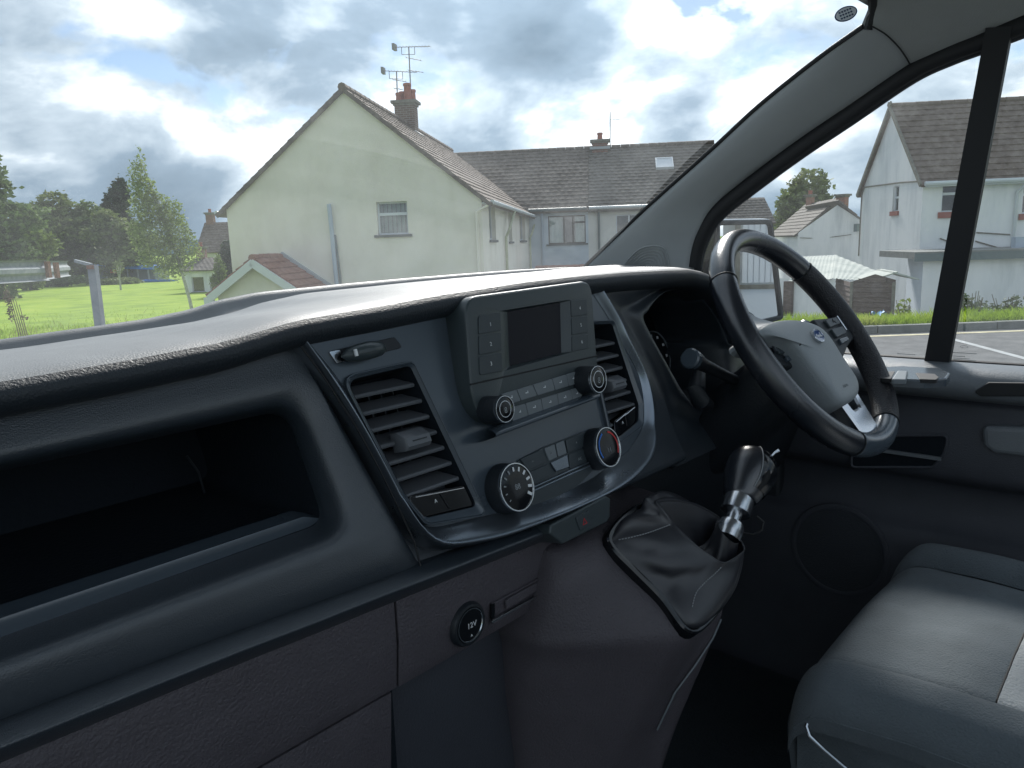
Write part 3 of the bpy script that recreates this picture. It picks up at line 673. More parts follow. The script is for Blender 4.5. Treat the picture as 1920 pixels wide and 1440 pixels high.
# ---- gearshift console
cons_rows = [(1.226, (-.004, .60), (.10, .60), (.20, .60)), (1.225, (-.006, .53), (.10, .53), (.205, .53)), (1.223, (-.010, .492), (.09, .492), (.21, .492)), (1.214, (-.016, .478), (.08, .470), (.212, .470)),
             (1.196, (-.024, .468), (.075, .452), (.21, .450)), (1.165, (-.032, .470), (.074, .418), (.19, .416)), (1.140, (-.037, .474), (.074, .391), (.17, .389)), (1.125, (-.040, .478), (.073, .382), (.158, .379)),
             (1.10, (-.034, .486), (.070, .390), (.152, .385)), (1.04, (-.030, .505), (.060, .420), (.143, .402)), (.94, (-.018, .525), (.045, .462), (.124, .432)), (.80, (-.01, .545), (.04, .49), (.112, .46)), (.64, (-.01, .555), (.04, .50), (.108, .47))]
rows = []
for z, l, m_, r in cons_rows:
    f_ = max(.62, l[1]+.05)
    row = [Vector((l[0]+.004, f_, z)), Vector((l[0]-.004, l[1]+.035, z)), Vector((l[0]+.002, l[1]+.008, z)), Vector(((l[0]*.8+m_[0]*.2)+.002, l[1]*.8+m_[1]*.2-.002, z)), Vector((l[0]*.4+m_[0]*.6, l[1]*.4+m_[1]*.6-.003, z)), Vector((*m_, z)),
           Vector((m_[0]*.4+r[0]*.6, m_[1]*.4+r[1]*.6, z)), Vector((r[0]-.008, r[1], z)), Vector((r[0], r[1]+.005, z)), Vector((r[0]+.012, r[1]+.05, z)), Vector((r[0]+.02, .62, z))]
    rows.append(resample(spline(row, 6), 80))
cons = loft('gear_console', rows, 'lower_trim', dash, sub=4, sharp=70)
tube('console_seam', [Vector((.158, .384, 1.108)), Vector((.142, .386, 1.09)), Vector((.118, .396, 1.062)), Vector((.10, .411, 1.032)), Vector((.092, .43, .98))], .0012, 'button_grey', cons, n=6)
# ================================================================== gear lever
gear = thing('gear_lever', 'black leather gear knob with silver collar rising from its gaiter', 'gear lever', (.17, .42, 1.15))
F_ = lambda u, v: (1120+u/3.79, 820+v/3.79)
GA = Frame((.053, .471, 1.221), Vector((.173, .478, 1.228))-Vector((.053, .471, 1.221)), Vector((.053, .471, 1.221))-Vector((.073, .381, 1.131)))
base_px = [(1142, 1012), (1160, 985), (1186, 963), (1210, 951), (1234, 944), (1285, 955), (1335, 985), (1368, 1030), (1372, 1075), (1352, 1122), (1335, 1148), (1308, 1176), (1292, 1182), (1276, 1172), (1239, 1122), (1190, 1072), (1152, 1034)]
bo = [Vector(GA.hit(*p)) for p in base_px]; bo3 = resample(spline([Vector((p.x, p.y, 0)) for p in bo], 6, closed=True), 96, closed=True); bo = [Vector((p.x, p.y)) for p in bo3]
boot = [GA.p(p.x, p.y, .004) for p in bo]
ringband('gaiter_frame', inset(bo, -.006), inset(bo, .002), GA, -.012, .006, 'gloss_black', gear, bev=.002)
# the gaiter mouth is the loop from the peak round to the lever; base angles matched by nearest direction
mouth_px = [((1233, 943), .912), ((1250, 939), .92), ((1275, 940), .93), ((1305, 947), .94), ((1344, 968), .95), ((1376, 998), .94), ((1395, 1027), .915), ((1386, 1041), .898), ((1357, 1056), .872), ((1332, 1043), .868), ((1308, 1026), .868), ((1282, 1002), .874), ((1262, 980), .882), ((1246, 958), .898)]
mouth = resample(spline([at(*p, d=d) for p, d in mouth_px], 6, closed=True), 96, closed=True)
# rotate the base ring so that it starts at the same peak
k0 = min(range(96), key=lambda i: (boot[i]-mouth[0]).length); boot = boot[k0:]+boot[:k0]
if (boot[24]-mouth[24]).length > (boot[-24]-mouth[24]).length: boot = [boot[0]]+boot[:0:-1]
axis0 = at(1372, 985, d=.915); mc = sum(mouth, Vector())/96
def wr(i, k): return (abs(math.sin(i*.131+k*1.1))-.6)*.012 + (abs(math.sin(i*.26+2.2*k+1))-.6)*.006 + noise.noise(Vector((i*.12, k*2.3, 0)))*.004
rows = [boot]
bc = sum(boot, Vector())/96
for k in (.2, .45, .72, .9):
    row = []
    for i in range(96):
        p = boot[i].lerp(mouth[i], k); o = (p - bc.lerp(mc, k)).normalized(); row.append(p + o*(.010*math.sin(k*math.pi) + wr(i, k)*(1 if k < .85 else .4)))
    rows.append(row)
rows.append([p + Z*.001 for p in mouth])
inn = [p.lerp(axis0, .10) - Z*.014 for p in mouth]; rows.append(inn)
rows.append([p.lerp(axis0, .30) - Z*.045 + Vector((0, 0, wr(i, 5)*.8)) for i, p in enumerate(mouth)])
rows.append([p.lerp(axis0, .62) - Z*.040 + Vector((0, 0, wr(i, 7)*.8)) for i, p in enumerate(mouth)])
rows.append([axis0 + (p-axis0).normalized()*.018 - Z*.004 for p in mouth])
gt = loft('gaiter', rows, 'gaiter', gear, sub=4, cu=True, sharp=0)
tube('rim_piping', mouth, .0013, 'gaiter', gt, n=6, closed=True)
on_boot = seen_on(gt)
stitches(spline([p for p in (on_boot(a, b) for a, b in ((1298, 1138), (1305, 1112), (1322, 1092), (1340, 1076), (1352, 1064))) if p is not None], 8), gt)
stitches(spline([p for p in (on_boot(a, b) for a, b in ((1160, 1012), (1185, 1007), (1215, 999), (1240, 990), (1256, 984))) if p is not None], 8), gt)
# lever
def gp(u, v, d=.965): return at(*F_(u, v), d=d)
la, lb = gp(935, 660, .93), gp(1122, 90, .985); ax = (lb-la).normalized()
sx = (RGT - ax*RGT.dot(ax)).normalized(); LF = Frame(la, sx, ax.cross(sx)); LF.n = ax
def lv(px): return (gp(*px)-la).dot(ax)
h = [(gp(*p)-la).dot(ax) for p in ((940, 610), (970, 545), (1020, 500), (1040, 430))]
px2m = .965/FPX/3.79
H = (lb-la).length; sc = H/.149
lathe('shaft_collar', [(92*px2m, -.014*sc), (96*px2m, -.003*sc), (96*px2m, .006*sc), (84*px2m, .013*sc), (58*px2m, .014*sc)], LF, 'satin_metal', gear, n=32)
lathe('lever_shaft', [(56*px2m, .004), (54*px2m, .050)], LF, 'satin_metal', gear, n=24)
lathe('knob_collar', [(90*px2m, .031*sc), (104*px2m, .032*sc), (104*px2m, .056*sc), (100*px2m, .058*sc), (80*px2m, .060*sc)], LF, 'satin_metal', gear, n=32)
kp = [(0.0555, 98, 0), (.058, 120, 4), (.072, 144, 8), (.088, 168, 12), (.105, 180, 16), (.120, 176, 16), (.133, 156, 12), (.142, 122, 8), (.147, 80, 4), (.149, 30, 0)]
rows = []
for hh, r, off in kp:
    rr_ = r*px2m*.98
    rows.append([LF.o + ax*(hh*sc) + sx*(off*px2m + rr_*1.0*math.cos(2*math.pi*i/48)) + LF.ey*(rr_*.86*math.sin(2*math.pi*i/48)) for i in range(48)])
kn = loft('knob', rows, 'leather', gear, sub=4, cu=True, cap=(True, True), sharp=50)
# glossy cap on the right and top of the knob with its stitched edge
cap_rows = []
for hh, r, off in kp[2:]:
    rr_ = r*px2m*.98+.0012; a0, a1 = -1.25 - .25*max(0, (hh-.09)/.06), 1.25 + .25*max(0, (hh-.09)/.06)
    cap_rows.append([LF.o + ax*(hh*sc+.0006) + sx*(off*px2m + rr_*math.cos(a0+(a1-a0)*i/24)) + LF.ey*(rr_*.86*math.sin(a0+(a1-a0)*i/24)) for i in range(25)])
cap = loft('knob_cap', cap_rows, 'gloss_black', kn, sub=4, sharp=0)
pe = [r_[0] for r_ in cap_rows]; tube('cap_edge', spline(pe, 4), .0007, 'stitch', kn, n=6); pe = [r_[-1] for r_ in cap_rows]; tube('cap_edge', spline(pe, 4), .0007, 'stitch', kn, n=6)
tube('reverse_lifter', [gp(1235, 135), gp(1262, 108), gp(1290, 92)], [.0012, .0015, .0022], 'satin_metal', gear, n=8)
tube('lifter_cable', [gp(1130, 560), gp(1180, 600), gp(1170, 660), gp(1110, 690), gp(1040, 680)], .0015, 'rubber', gear, n=6)
# ================================================================== steering wheel
wheel = thing('steering_wheel', 'black leather steering wheel with grey airbag boss and silver lower spoke', 'steering wheel', (.49, .4216, 1.40))
WF = Frame((.49, .4216, 1.4004), X, (0, math.sin(R(35.9)), math.cos(R(35.9))))
RW = .174
def rimseg(a0, a1, mt, name='rim_section', rt=.0165, rn=.0185, n=40, m_=20, squash=1):
    rows = []
    for i in range(n+1):
        a = R(a0+(a1-a0)*i/n); rad = Vector((math.cos(a), math.sin(a)))
        e = 1 if 0 < i < n else .96
        rows.append([WF.p(*(rad*(RW + rt*e*math.cos(2*math.pi*j/m_))), rn*e*math.sin(2*math.pi*j/m_)) for j in range(m_)])
    v, f = grid(rows, True); f += [tuple(range(m_)), tuple(range(n*m_, (n+1)*m_))]
    return mesh(name, v, f, mt, wheel, sharp=60)
rimseg(38.6, 141.4, 'leather'); rimseg(142, 246, 'leather', rt=.0172, rn=.019); rimseg(-66, 38, 'leather_perf', rt=.0172, rn=.019)
rimseg(246.6, 293.4, 'satin', rt=.0168, rn=.0188)
for a in (38.3, 141.7, 246.3, 293.7):
    rad = Vector((math.cos(R(a)), math.sin(R(a)))); tube('rim_joint', [WF.p(*(rad*(RW + .0170*math.cos(2*math.pi*j/24))), .0189*math.sin(2*math.pi*j/24)) for j in range(24)], .0007, 'rubber', wheel, n=5, closed=True)
W_ = lambda u, v: (1320+u/3, 400+v/3)
def wpoly(pts, h): return poly(WF, [W_(*p) for p in pts], h)
# airbag boss: domed cover
ab = wpoly([(318, 640), (360, 615), (430, 600), (520, 600), (600, 618), (665, 655), (720, 720), (775, 810), (830, 890), (868, 955), (872, 1010), (850, 1045), (800, 1072), (765, 1070), (735, 1045), (690, 985), (640, 925), (590, 860), (540, 790), (480, 735), (410, 705), (350, 690), (322, 668)], .022)
ab3 = resample(spline([Vector((p.x, p.y, 0)) for p in ab], 5, closed=True), 110, closed=True)
ac = sum(ab3, Vector())/110
rows = []
for k, hh in ((1.0, -.03), (1.0, .012), (.985, .020), (.95, .0245), (.85, .0275), (.6, .0295), (.3, .0305), (.02, .031)):
    rows.append([WF.p(ac.x+(p.x-ac.x)*k, ac.y+(p.y-ac.y)*k, hh - (.006 if k < .99 else 0)*max(0, -(p.y-ac.y)*k/.08)*0) for p in ab3])
boss = loft('airbag_cover', rows, 'airbag', wheel, sub=3, cu=True, cap=(False, True), sharp=50)
ec = wpoly([(635, 695)], .031)[0]
plate('emblem_field', disc(40, .0138, (ec.x, ec.y), .0095), WF, .030, .0345, 'emblem_blue', boss, bev=.001)
ringband('emblem_border', disc(40, .0150, (ec.x, ec.y), .0106), disc(40, .0132, (ec.x, ec.y), .0090), WF, .030, .0349, 'chrome', boss, bev=.0004)
sq = [(-.009, -.002), (-.006, .003), (-.0045, -.003), (-.002, .001), (0, -.002), (.002, .001), (.004, -.002), (.006, .004), (.0065, -.002), (.009, -.001)]
tube('emblem_script', [WF.p(ec.x+a, ec.y+b, .0346) for a, b in [tuple(q)[:2] for q in spline([Vector((*s_, 0)) for s_ in sq], 4)]], .0006, 'white_print', boss, n=5)
p = wpoly([(545, 735)], .0285)[0]; MB().box(WF.p(p.x, p.y, .0285), (WF.ex+WF.ey*.2).normalized(), (WF.ey-WF.ex*.2).normalized(), WF.n, .005, .0008, .0008).box(WF.p(p.x-.002, p.y+.003, .0285), WF.ex, WF.ey, WF.n, .001, .003, .0008).build('horn_mark', 'rubber', boss, smooth=False)
p = wpoly([(795, 970)], .0285)[0]; text('lettering', 'AIRBAG', WF, p.x, p.y, .0055, .0290, 'print_dim', boss)
# hub body and spokes
lathe('hub', [(.045, -.045), (.055, -.02), (.052, .004), (.045, .008)], WF, 'matt_black', wheel, c=(0, -.030), n=40)
for s in (-1, 1):
    o = rpoly([(s*.05, .024), (s*.10, .020), (s*.163, .018), (s*.165, -.022), (s*.11, -.034), (s*.055, -.052)], .006, 4)
    sp_ = plate('spoke', o, WF, -.018, .004, 'matt_black', wheel, bev=.004)
    for (a0, b0, a1, b1, mt) in ((.080, .002, .128, .016, 'button'), (.080, -.016, .128, -.001, 'button'), (.084, -.028, .118, -.019, 'satin')):
        plate('switch', rpoly([(s*a0, b0), (s*a1, b0+.002), (s*a1, b1), (s*a0, b1)], .0025, 3), WF, .003, .0085, mt, sp_, bev=.0015)
    MB().box(WF.p(s*.132, .004, .0075), WF.ex, WF.ey, WF.n, .0022, .013, .0012).build('switch_trim', 'satin_metal', sp_, smooth=False)
    arrow = MB(); arrow.box(WF.p(s*.104, .011, .0088), (WF.ex+WF.ey).normalized(), (WF.ey-WF.ex).normalized(), WF.n, .003, .0012, .0003); arrow.box(WF.p(s*.109, .009, .0088), (WF.ex-WF.ey).normalized(), (WF.ey+WF.ex).normalized(), WF.n, .003, .0012, .0003); arrow.build('symbol', 'rubber', sp_, smooth=False)
# forked silver lower spoke
o = rpoly([(-.040, -.060), (-.034, -.052), (.034, -.052), (.040, -.060), (.030, -.158), (.022, -.166), (-.022, -.166), (-.030, -.158)], .006, 4)
i_ = rpoly([(-.022, -.080), (-.020, -.077), (.020, -.077), (.022, -.080), (.015, -.118), (.012, -.122), (-.012, -.122), (-.015, -.118)], .003, 4)
ringband('spoke_fork', o, i_, WF, -.014, .004, 'satin_metal', wheel, bev=.003)
plate('spoke_infill', i_, WF, -.022, -.012, 'matt_black', wheel, bev=.001)
# ================================================================== steering column with stalks
colm = thing('steering_column', 'black steering column shroud with wiper stalk behind the wheel', 'steering column', (.49, .52, 1.33))
rows = []
for hh, wx, wy, oy in ((-.03, .050, .036, -.022), (-.038, .066, .046, -.028), (-.06, .074, .050, -.034), (-.12, .076, .054, -.042), (-.19, .074, .056, -.05), (-.27, .070, .056, -.055)):
    rows.append([WF.p(wx*(abs(math.cos(a))**.7)*(1 if math.cos(a) > 0 else -1), oy + wy*(abs(math.sin(a))**.7)*(1 if math.sin(a) > 0 else -1), hh) for a in [2*math.pi*i/48 for i in range(48)]])
loft('column_shroud', rows, 'matt_black', colm, sub=4, cu=True, cap=(True, True), sharp=50)
def stalk(s):
    e_ = at(1296, 673, y=.50) if s < 0 else None
    e = e_ if s < 0 else Vector((2*.49-stalk.e.x, stalk.e.y, stalk.e.z))
    if s < 0: stalk.e = e
    b = WF.p(s*.06, -.005, -.10)
    pts = [b, b.lerp(e, .35), b.lerp(e, .7), b.lerp(e, .86), b.lerp(e, .88), e]
    t = tube('stalk', pts, [.008, .008, .009, .010, .0125, .0135], 'matt_black', colm, n=16)
    d = (e-b).normalized(); tube('stalk_end', [e - d*.004, e+d*.004, e+d*.006], [.0142, .0142, .012], 'satin', t, n=16)
stalk(-1); stalk(1)
tube('column_lever', [at(1310, 700, y=.53), at(1305, 730, y=.52), at(1313, 752, y=.515), at(1328, 760, y=.52)], [.010, .013, .013, .009], 'matt_black', colm, n=12)
# ================================================================== driver seat
seat = thing('driver_seat', 'dark grey cloth driver seat cushion with pale woven centre', 'seat', (.48, 0, .72))
def xf_far(y): return .672 - max(0, .31-y)*.16
def seat_rows(fn, ys, n):
    return [[fn(y, t/n) for t in range(n+1)] for y in ys]
def front(y):   # how far the upholstery has rolled over at the front
    t = max(0, (y-.285)/.062); return .0 if t <= 0 else (1-math.sqrt(max(0, 1-min(1, t)**2)))
def topz(y): return 1.030 - .012*(max(0, y-.2)/.14) + .02*max(0, (.1-y))/.3
def mid(y, t):
    a, b = .300, xf_far(y); x = a + (b-a)*t; e = min(t, 1-t)
    z = topz(y) + .008*math.sin(math.pi*t) - .006*max(0, 1-e/.03)
    return Vector((x, y, z - .085*front(y) - .004*noise.noise(Vector((x*6, y*6, 1))) - .0022*abs(noise.noise(Vector((x*17+3, y*22, 1)))) - .0008*noise.noise(Vector((x*60, y*60, 4)))))
ys = [.3465, .346, .344, .340, .334, .325, .313, .30, .28, .25, .21, .17, .128]
loft('seat_cushion', seat_rows(mid, ys, 36), 'seat_cloth', seat, sub=2, sharp=0)
loft('seat_insert', [[p + Z*.001 for p in r] for r in seat_rows(mid, [.126, .08, .02, -.06, -.16, -.26, -.34], 36)], 'seat_insert', seat, sub=2, sharp=0)
tube('seam', [mid(.127, t/20)+Z*.0005 for t in range(21)], .0012, 'rubber', seat, n=5)
def bol(side):
    def fn(y, t):
        pr = [(0, -.004), (.012, .010), (.03, .014), (.055, .006), (.069, -.014), (.074, -.036), (.070, -.058)]
        pp = spline([Vector((a, b, 0)) for a, b in pr], 6); q = pp[int(round(t*(len(pp)-1)))]
        x0 = .298 if side < 0 else xf_far(y)+.002; rise = (.012 if side > 0 else 0)
        fy = front(y); narrow = 1 - .35*fy
        return Vector((x0 + side*q.x*narrow, y - .012*(q.x/.076)*min(1, fy+.5), topz(y) + (q.y+rise*math.sin(math.pi*min(1, q.x/.07)))*(1-.3*fy) - .085*fy))
    return loft('seat_bolster', seat_rows(fn, ys + [.08, .02, -.06, -.16, -.26, -.34], 36), 'seat_bolster', seat, sub=2, sharp=0), fn
bl, fl = bol(-1); br_, frf = bol(1)
tube('piping', [fl(y, .0)+Z*.001 for y in [.33, .31, .29, .25, .2, .15, .1, 0, -.1, -.3]], .0012, 'rubber', bl, n=5)
tube('piping', [fl(y, .82)+Vector((-.001, 0, 0)) for y in [.335, .31, .29, .25, .2, .15, .1, 0, -.1, -.3]], .0010, 'seat_cloth', bl, n=5)
# front and side valances, base
loft('seat_valance', [[Vector((x, y, z)) for x in [.270 + .44*i/20 for i in range(21)]] for y, z in ((.340, .955), (.345, .93), (.340, .88), (.325, .80), (.30, .74))], 'seat_bolster', seat, sub=3)
loft('seat_valance', [[Vector((x + .010*math.sin(max(0, y)*6) + .03*max(0, (y-.25)/.09), y, z)) for y in [.336 - .68*i/20 for i in range(21)]] for x, z in ((.246, .985), (.244, .94), (.244, .88), (.248, .80), (.255, .73))], 'seat_bolster', seat, sub=3)
box('seat_base', (.26, -.33, .62), (.70, .27, .90), 'recess', seat, bev=.01)
tube('slide_bar', [at(1516, 1350, x=.232), at(1512, 1362, x=.226), at(1518, 1380, x=.223), at(1545, 1406, x=.222), at(1580, 1436, x=.222), at(1640, 1484, x=.222)], .0026, 'satin_metal', seat, n=8)
loft('seat_back', [[Vector((.48 + u*.25, -.36 - .10*hh - .03*(1-u*u), 1.0 + .55*hh)) for u in [-1 + i/10 for i in range(21)]] for hh in (0, .2, .5, .8, 1)], 'seat_bolster', seat, sub=3)
# ================================================================== driver door
door = thing('driver_door', 'driver door with black trim and split side window', 'door', (.86, .3, .75))
prof = [(.905, 1.312), (.882, 1.318), (.868, 1.321), (.845, 1.3195), (.822, 1.314), (.806, 1.303), (.802, 1.288), (.810, 1.272), (.832, 1.262), (.842, 1.252), (.838, 1.235), (.832, 1.20), (.829, 1.165), (.832, 1.13), (.842, 1.115), (.862, 1.10), (.864, 1.06), (.850, 1.03), (.826, 1.01), (.818, .97), (.818, .88), (.826, .78), (.835, .66), (.85, .58)]
def yrow(x, z): return [Vector((x + .012*max(0, (y-.45)/.4)**2, y, z + .020*max(0, (.25-y))*.4)) for y in [.86 - 1.5*i/50 for i in range(51)]]
R_ = [yrow(*p) for p in prof]
loft('door_sill', R_[:9], 'door_sill', door, sub=4, sharp=0); loft('door_card', R_[8:], 'door_trim', door, sub=4, sharp=0)
DF = Frame((.830, .3, 1.2), -Y, Z)
K_ = lambda u, v: (1580+u/3.6, 660+v/3.6)
# switch pod on the sill
TF = Frame((.84, .33, 1.3205), -Y, X)
po = rpoly([TF.hit(*K_(*p)) for p in ((240, 130), (400, 122), (650, 136), (725, 170), (700, 205), (560, 218), (250, 205))], [.004, .004, .012, .012, .012, .01, .004], 5)
pod_ = plate('switch_pod', po, TF, -.006, .007, 'satin', door, bev=.003)
plate('switch_well', rpoly([TF.hit(*K_(*p), .007) for p in ((490, 143), (620, 150), (650, 172), (630, 190), (520, 186))], .004, 4), TF, .002, .0078, 'rubber', pod_, bev=.0005)
plate('window_switch', rpoly([TF.hit(*K_(*p), .012) for p in ((370, 120), (440, 122), (430, 180), (330, 178))], .003, 4), TF, .004, .011, 'button_grey', pod_, bev=.002)
plate('switch_well', rpoly([TF.hit(*K_(*p), .007) for p in ((260, 136), (355, 132), (325, 185), (255, 180))], .003, 4), TF, .002, .0078, 'rubber', pod_, bev=.0005)
# grab recess, chrome strip, pull pocket, armrest pocket, speaker
plate('grab_recess', rpoly(poly(DF, [K_(885, 268), K_(985, 205), K_(1400, 212), K_(1400, 300), K_(930, 300)], .029), .006, 4), DF, .0, .0305, 'rubber', door, bev=.002)
tube('chrome_strip', [DF.p(*DF.hit(*K_(895, 322), .004), .004), DF.p(*DF.hit(*K_(1100, 342), .004), .004), DF.p(*DF.hit(*K_(1420, 372), .004), .004)], .0016, 'chrome', door, n=8)
def pocket(pts, mt='recess', h=.004, d=.022, r=.012):
    o = rpoly(poly(DF, pts, h), r, 5); fr = ringband('pocket', o, inset(o, .005), DF, -.01, h, 'door_trim', door, bev=.002)
    plate('pocket_floor', inset(o, .004), DF, -.004, .0012, mt, fr, bev=.0005); return fr
pk = pocket([K_(60, 600), K_(120, 560), K_(725, 555), K_(690, 700), K_(610, 790), K_(40, 790)])
MB().box(DF.p(*DF.hit(*K_(430, 690), .006), .004), DF.ex, DF.ey, DF.n, .055, .003, .003).build('pull_handle', 'door_sill', pk)
arm = plate('armrest', rpoly(poly(DF, [K_(935, 500), K_(1500, 520), K_(1500, 740), K_(1020, 690), K_(950, 640)], .012), .012, 5), DF, -.01, .012, 'door_sill', door, bev=.008)
SF = Frame((.816, .48, .93), -Y, Z)
sc_ = SF.hit(1572, 1032); sr_ = abs(SF.hit(1572, 950)[1]-sc_[1])
spk = lathe('door_speaker', [(sr_*1.06, -.006), (sr_*1.05, .0005), (sr_*1.0, .0015), (sr_*.94, .0008), (sr_*.93, .0)], SF, 'door_trim', door, c=sc_, n=56)
lathe('speaker_mesh', [(sr_*.935, -.004), (sr_*.93, .0008), (sr_*.5, .0015), (sr_*.05, .002)], SF, 'speaker_cloth', spk, c=sc_, n=56)
# window frame, division bar, glass
def dx(z): return .872 - max(0, z-1.31)*.105
def dpt(px, py, off=0):
    z = 1.6
    for _ in range(6): p = at(px, py, x=dx(z)+off); z = p.z
    return p
B_px = [(1302, 500), (1308, 465), (1326, 422), (1351, 391), (1407, 346), (1494, 281), (1592, 214), (1708, 134), (1786, 97), (1840, 77), (1920, 45)]
B3 = [dpt(*p) for p in B_px]; d_ = (B3[-1]-B3[-2]).normalized()
B3 += [B3[-1] + d_*.15 - Z*.008, Vector((dx(1.86), -.30, 1.862)), Vector((dx(1.83), -.55, 1.84))]
Bs = resample(spline(B3, 8), 120)
tube('window_seal', Bs, .0150, 'rubber', door, n=12, squash=((1, 0, 0), .7))
tube('window_seal', [p + Vector((.014, 0, -.008)) for p in Bs], .010, 'matt_black', door, n=10)
tube('sill_seal', [Vector((.890, .82 - 1.4*i/20, 1.3165 + .008*max(0, .25-(.82-1.4*i/20)))) for i in range(21)], .006, 'rubber', door, n=8)
bt, bb = dpt(1868, 60), dpt(1757, 690)
bt2, bb2 = dpt(1842, 60), dpt(1733, 690)
bw = .5*((dpt(1893, 60)-dpt(1842, 60)).length); e1 = (bt-bb).normalized(); nrm = Vector((-1, 0, -.1)).normalized(); e2 = nrm.cross(e1).normalized()
barf = Frame(bb, e2, e1); L_ = (bt-bb).length
wb = abs(barf.hit(1733, 690)[0]-barf.hit(1780, 690)[0])/2; wt = abs(barf.hit(1845, 90)[0]-barf.hit(1893, 90)[0])/2
cx_ = (barf.hit(1733, 690)[0]+barf.hit(1780, 690)[0])/2; ct_ = (barf.hit(1845, 90)[0]+barf.hit(1893, 90)[0])/2
plate('division_bar', [Vector((cx_-wb, -.03)), Vector((cx_+wb, -.03)), Vector((ct_+wt, L_+.006)), Vector((ct_-wt, L_+.006))], barf, -.012, .008, 'rubber', door, bev=.003)
def pane(y0, y1):
    rows = []
    for i in range(21):
        y = y0 + (y1-y0)*i/20; zt = max([1.33] + [a.z + (b.z-a.z)*(y-a.y)/(b.y-a.y) for a, b in zip(Bs, Bs[1:]) if min(a.y, b.y) <= y <= max(a.y, b.y) and abs(a.y-b.y) > 1e-6])
        rows.append([Vector((dx(1.30 + (zt-1.30)*k/10)+.018, y, 1.30 + (zt-1.30)*k/10)) for k in range(11)])
    return loft('window_pane', rows, 'door_glass', door, sub=1, sharp=0)
ybar = (bt.y+bb.y)/2
p1 = pane(B3[1].y, ybar-.002); p2 = pane(ybar-.006, -.5)
# etched maker's marks on the panes
GFm = Frame((dx(1.33)+.0165, .3, 1.33), -Y, (-.105, 0, 1))
for par, (x0, x1, y0) in ((p1, (1682, 1717, 664)), (p2, (1787, 1832, 662))):
    mk = MB()
    for k, (dy, w) in enumerate(((0, 1.0), (6, .5), (10, .7), (13, .95))):
        a = GFm.hit(x0, y0+dy); b = GFm.hit(x0+(x1-x0)*w, y0+dy); c_ = ((a[0]+b[0])/2, (a[1]+b[1])/2)
        mk.box(GFm.p(*c_), GFm.ex, GFm.ey, GFm.n, abs(b[0]-a[0])/2, .0005, .0002)
    mk.build('glass_mark', 'print_dim', par, smooth=False)
a = GFm.hit(1808, 650); ringband('glass_emblem', disc(24, .006, a, .0025), disc(24, .0054, a, .0019), GFm, 0, .0003, 'print_dim', p2, bev=.0001, smooth=False)
# door mirror (moves with the door)
M_ = lambda u, v: (1300+u/6, 380+v/6)
MN = Vector((-.28, -.96, .03)).normalized()
mo_ = at(1418, 505, x=1.08)
MF = Frame(mo_, Z.cross(MN), Z)
mh = rpoly(poly(MF, [(1342, 414), (1446, 412), (1468, 598), (1384, 618), (1344, 610)]), [.012, .02, .014, .012, .01], 6)
rows = []
for k, hh in ((1.0, .004), (1.02, -.004), (1.03, -.03), (1.0, -.06), (.9, -.085), (.6, -.10), (.1, -.105)):
    c0 = sum(mh, Vector((0, 0)))/len(mh); rows.append([MF.p(c0.x+(p.x-c0.x)*k, c0.y+(p.y-c0.y)*k, hh) for p in mh])
mir = loft('door_mirror', rows, 'gloss_black', door, sub=3, cu=True, cap=(False, True), sharp=50)
mi = inset(mh, .010); ringband('mirror_rim', mh, mi, MF, -.01, .005, 'matt_black', mir, bev=.002)
plate('mirror_glass', inset(mh, .006), MF, -.012, -.001, 'mirror', mir, bev=.0005)
tube('mirror_arm', [MF.p(-.06, -.09, -.05), Vector((.93, .72, 1.36)), Vector((.90, .70, 1.34))], [.03, .028, .03], 'matt_black', mir, n=12)
# ================================================================== van body: pillar, roof lining, windscreen, floor
van = thing('van_body', 'grey-trimmed van cab shell with windscreen pillar and roof lining', 'van body', (0, 0, .6))
A_px = [((1096, 506), .79), ((1150, 454), .786), ((1220, 388), .78), ((1340, 281), .768), ((1420, 207), .757), ((1497, 144), .744), ((1560, 96), .73), ((1600, 68), .718), ((1626, 50), .710)]
A3 = [at(*p, x=x) for p, x in A_px]; A3 = [A3[0] - Vector((0, -.03, .03))] + A3
pb = [dpt(*p, -.004) for p in [(1297, 520), (1299, 495), (1304, 460), (1315, 430), (1339, 386), (1397, 333), (1494, 263), (1592, 198), (1704, 122)]]
As, Bp = resample(spline(A3, 6), 60), resample(spline(pb, 6), 60)
cols = []
for a, b in zip(As, Bp):
    w = b-a; bul = (Vector((-.9, -.35, .25))).normalized()
    cols.append([a + Vector((.004, .012, 0)), a + w*.02 + bul*.003, a + w*.18 + bul*.014, a + w*.42 + bul*.022, a + w*.68 + bul*.020, a + w*.88 + bul*.011, a + w*.97 + bul*.004, b + Vector((.012, 0, -.004))])
prow = [list(r) for r in zip(*cols)]
pil = loft('pillar_trim', prow, 'pillar', van, sub=4, sharp=0)
tube('screen_seal', [p + Vector((.0, .006, .002)) for p in As], .004, 'rubber', van, n=8)
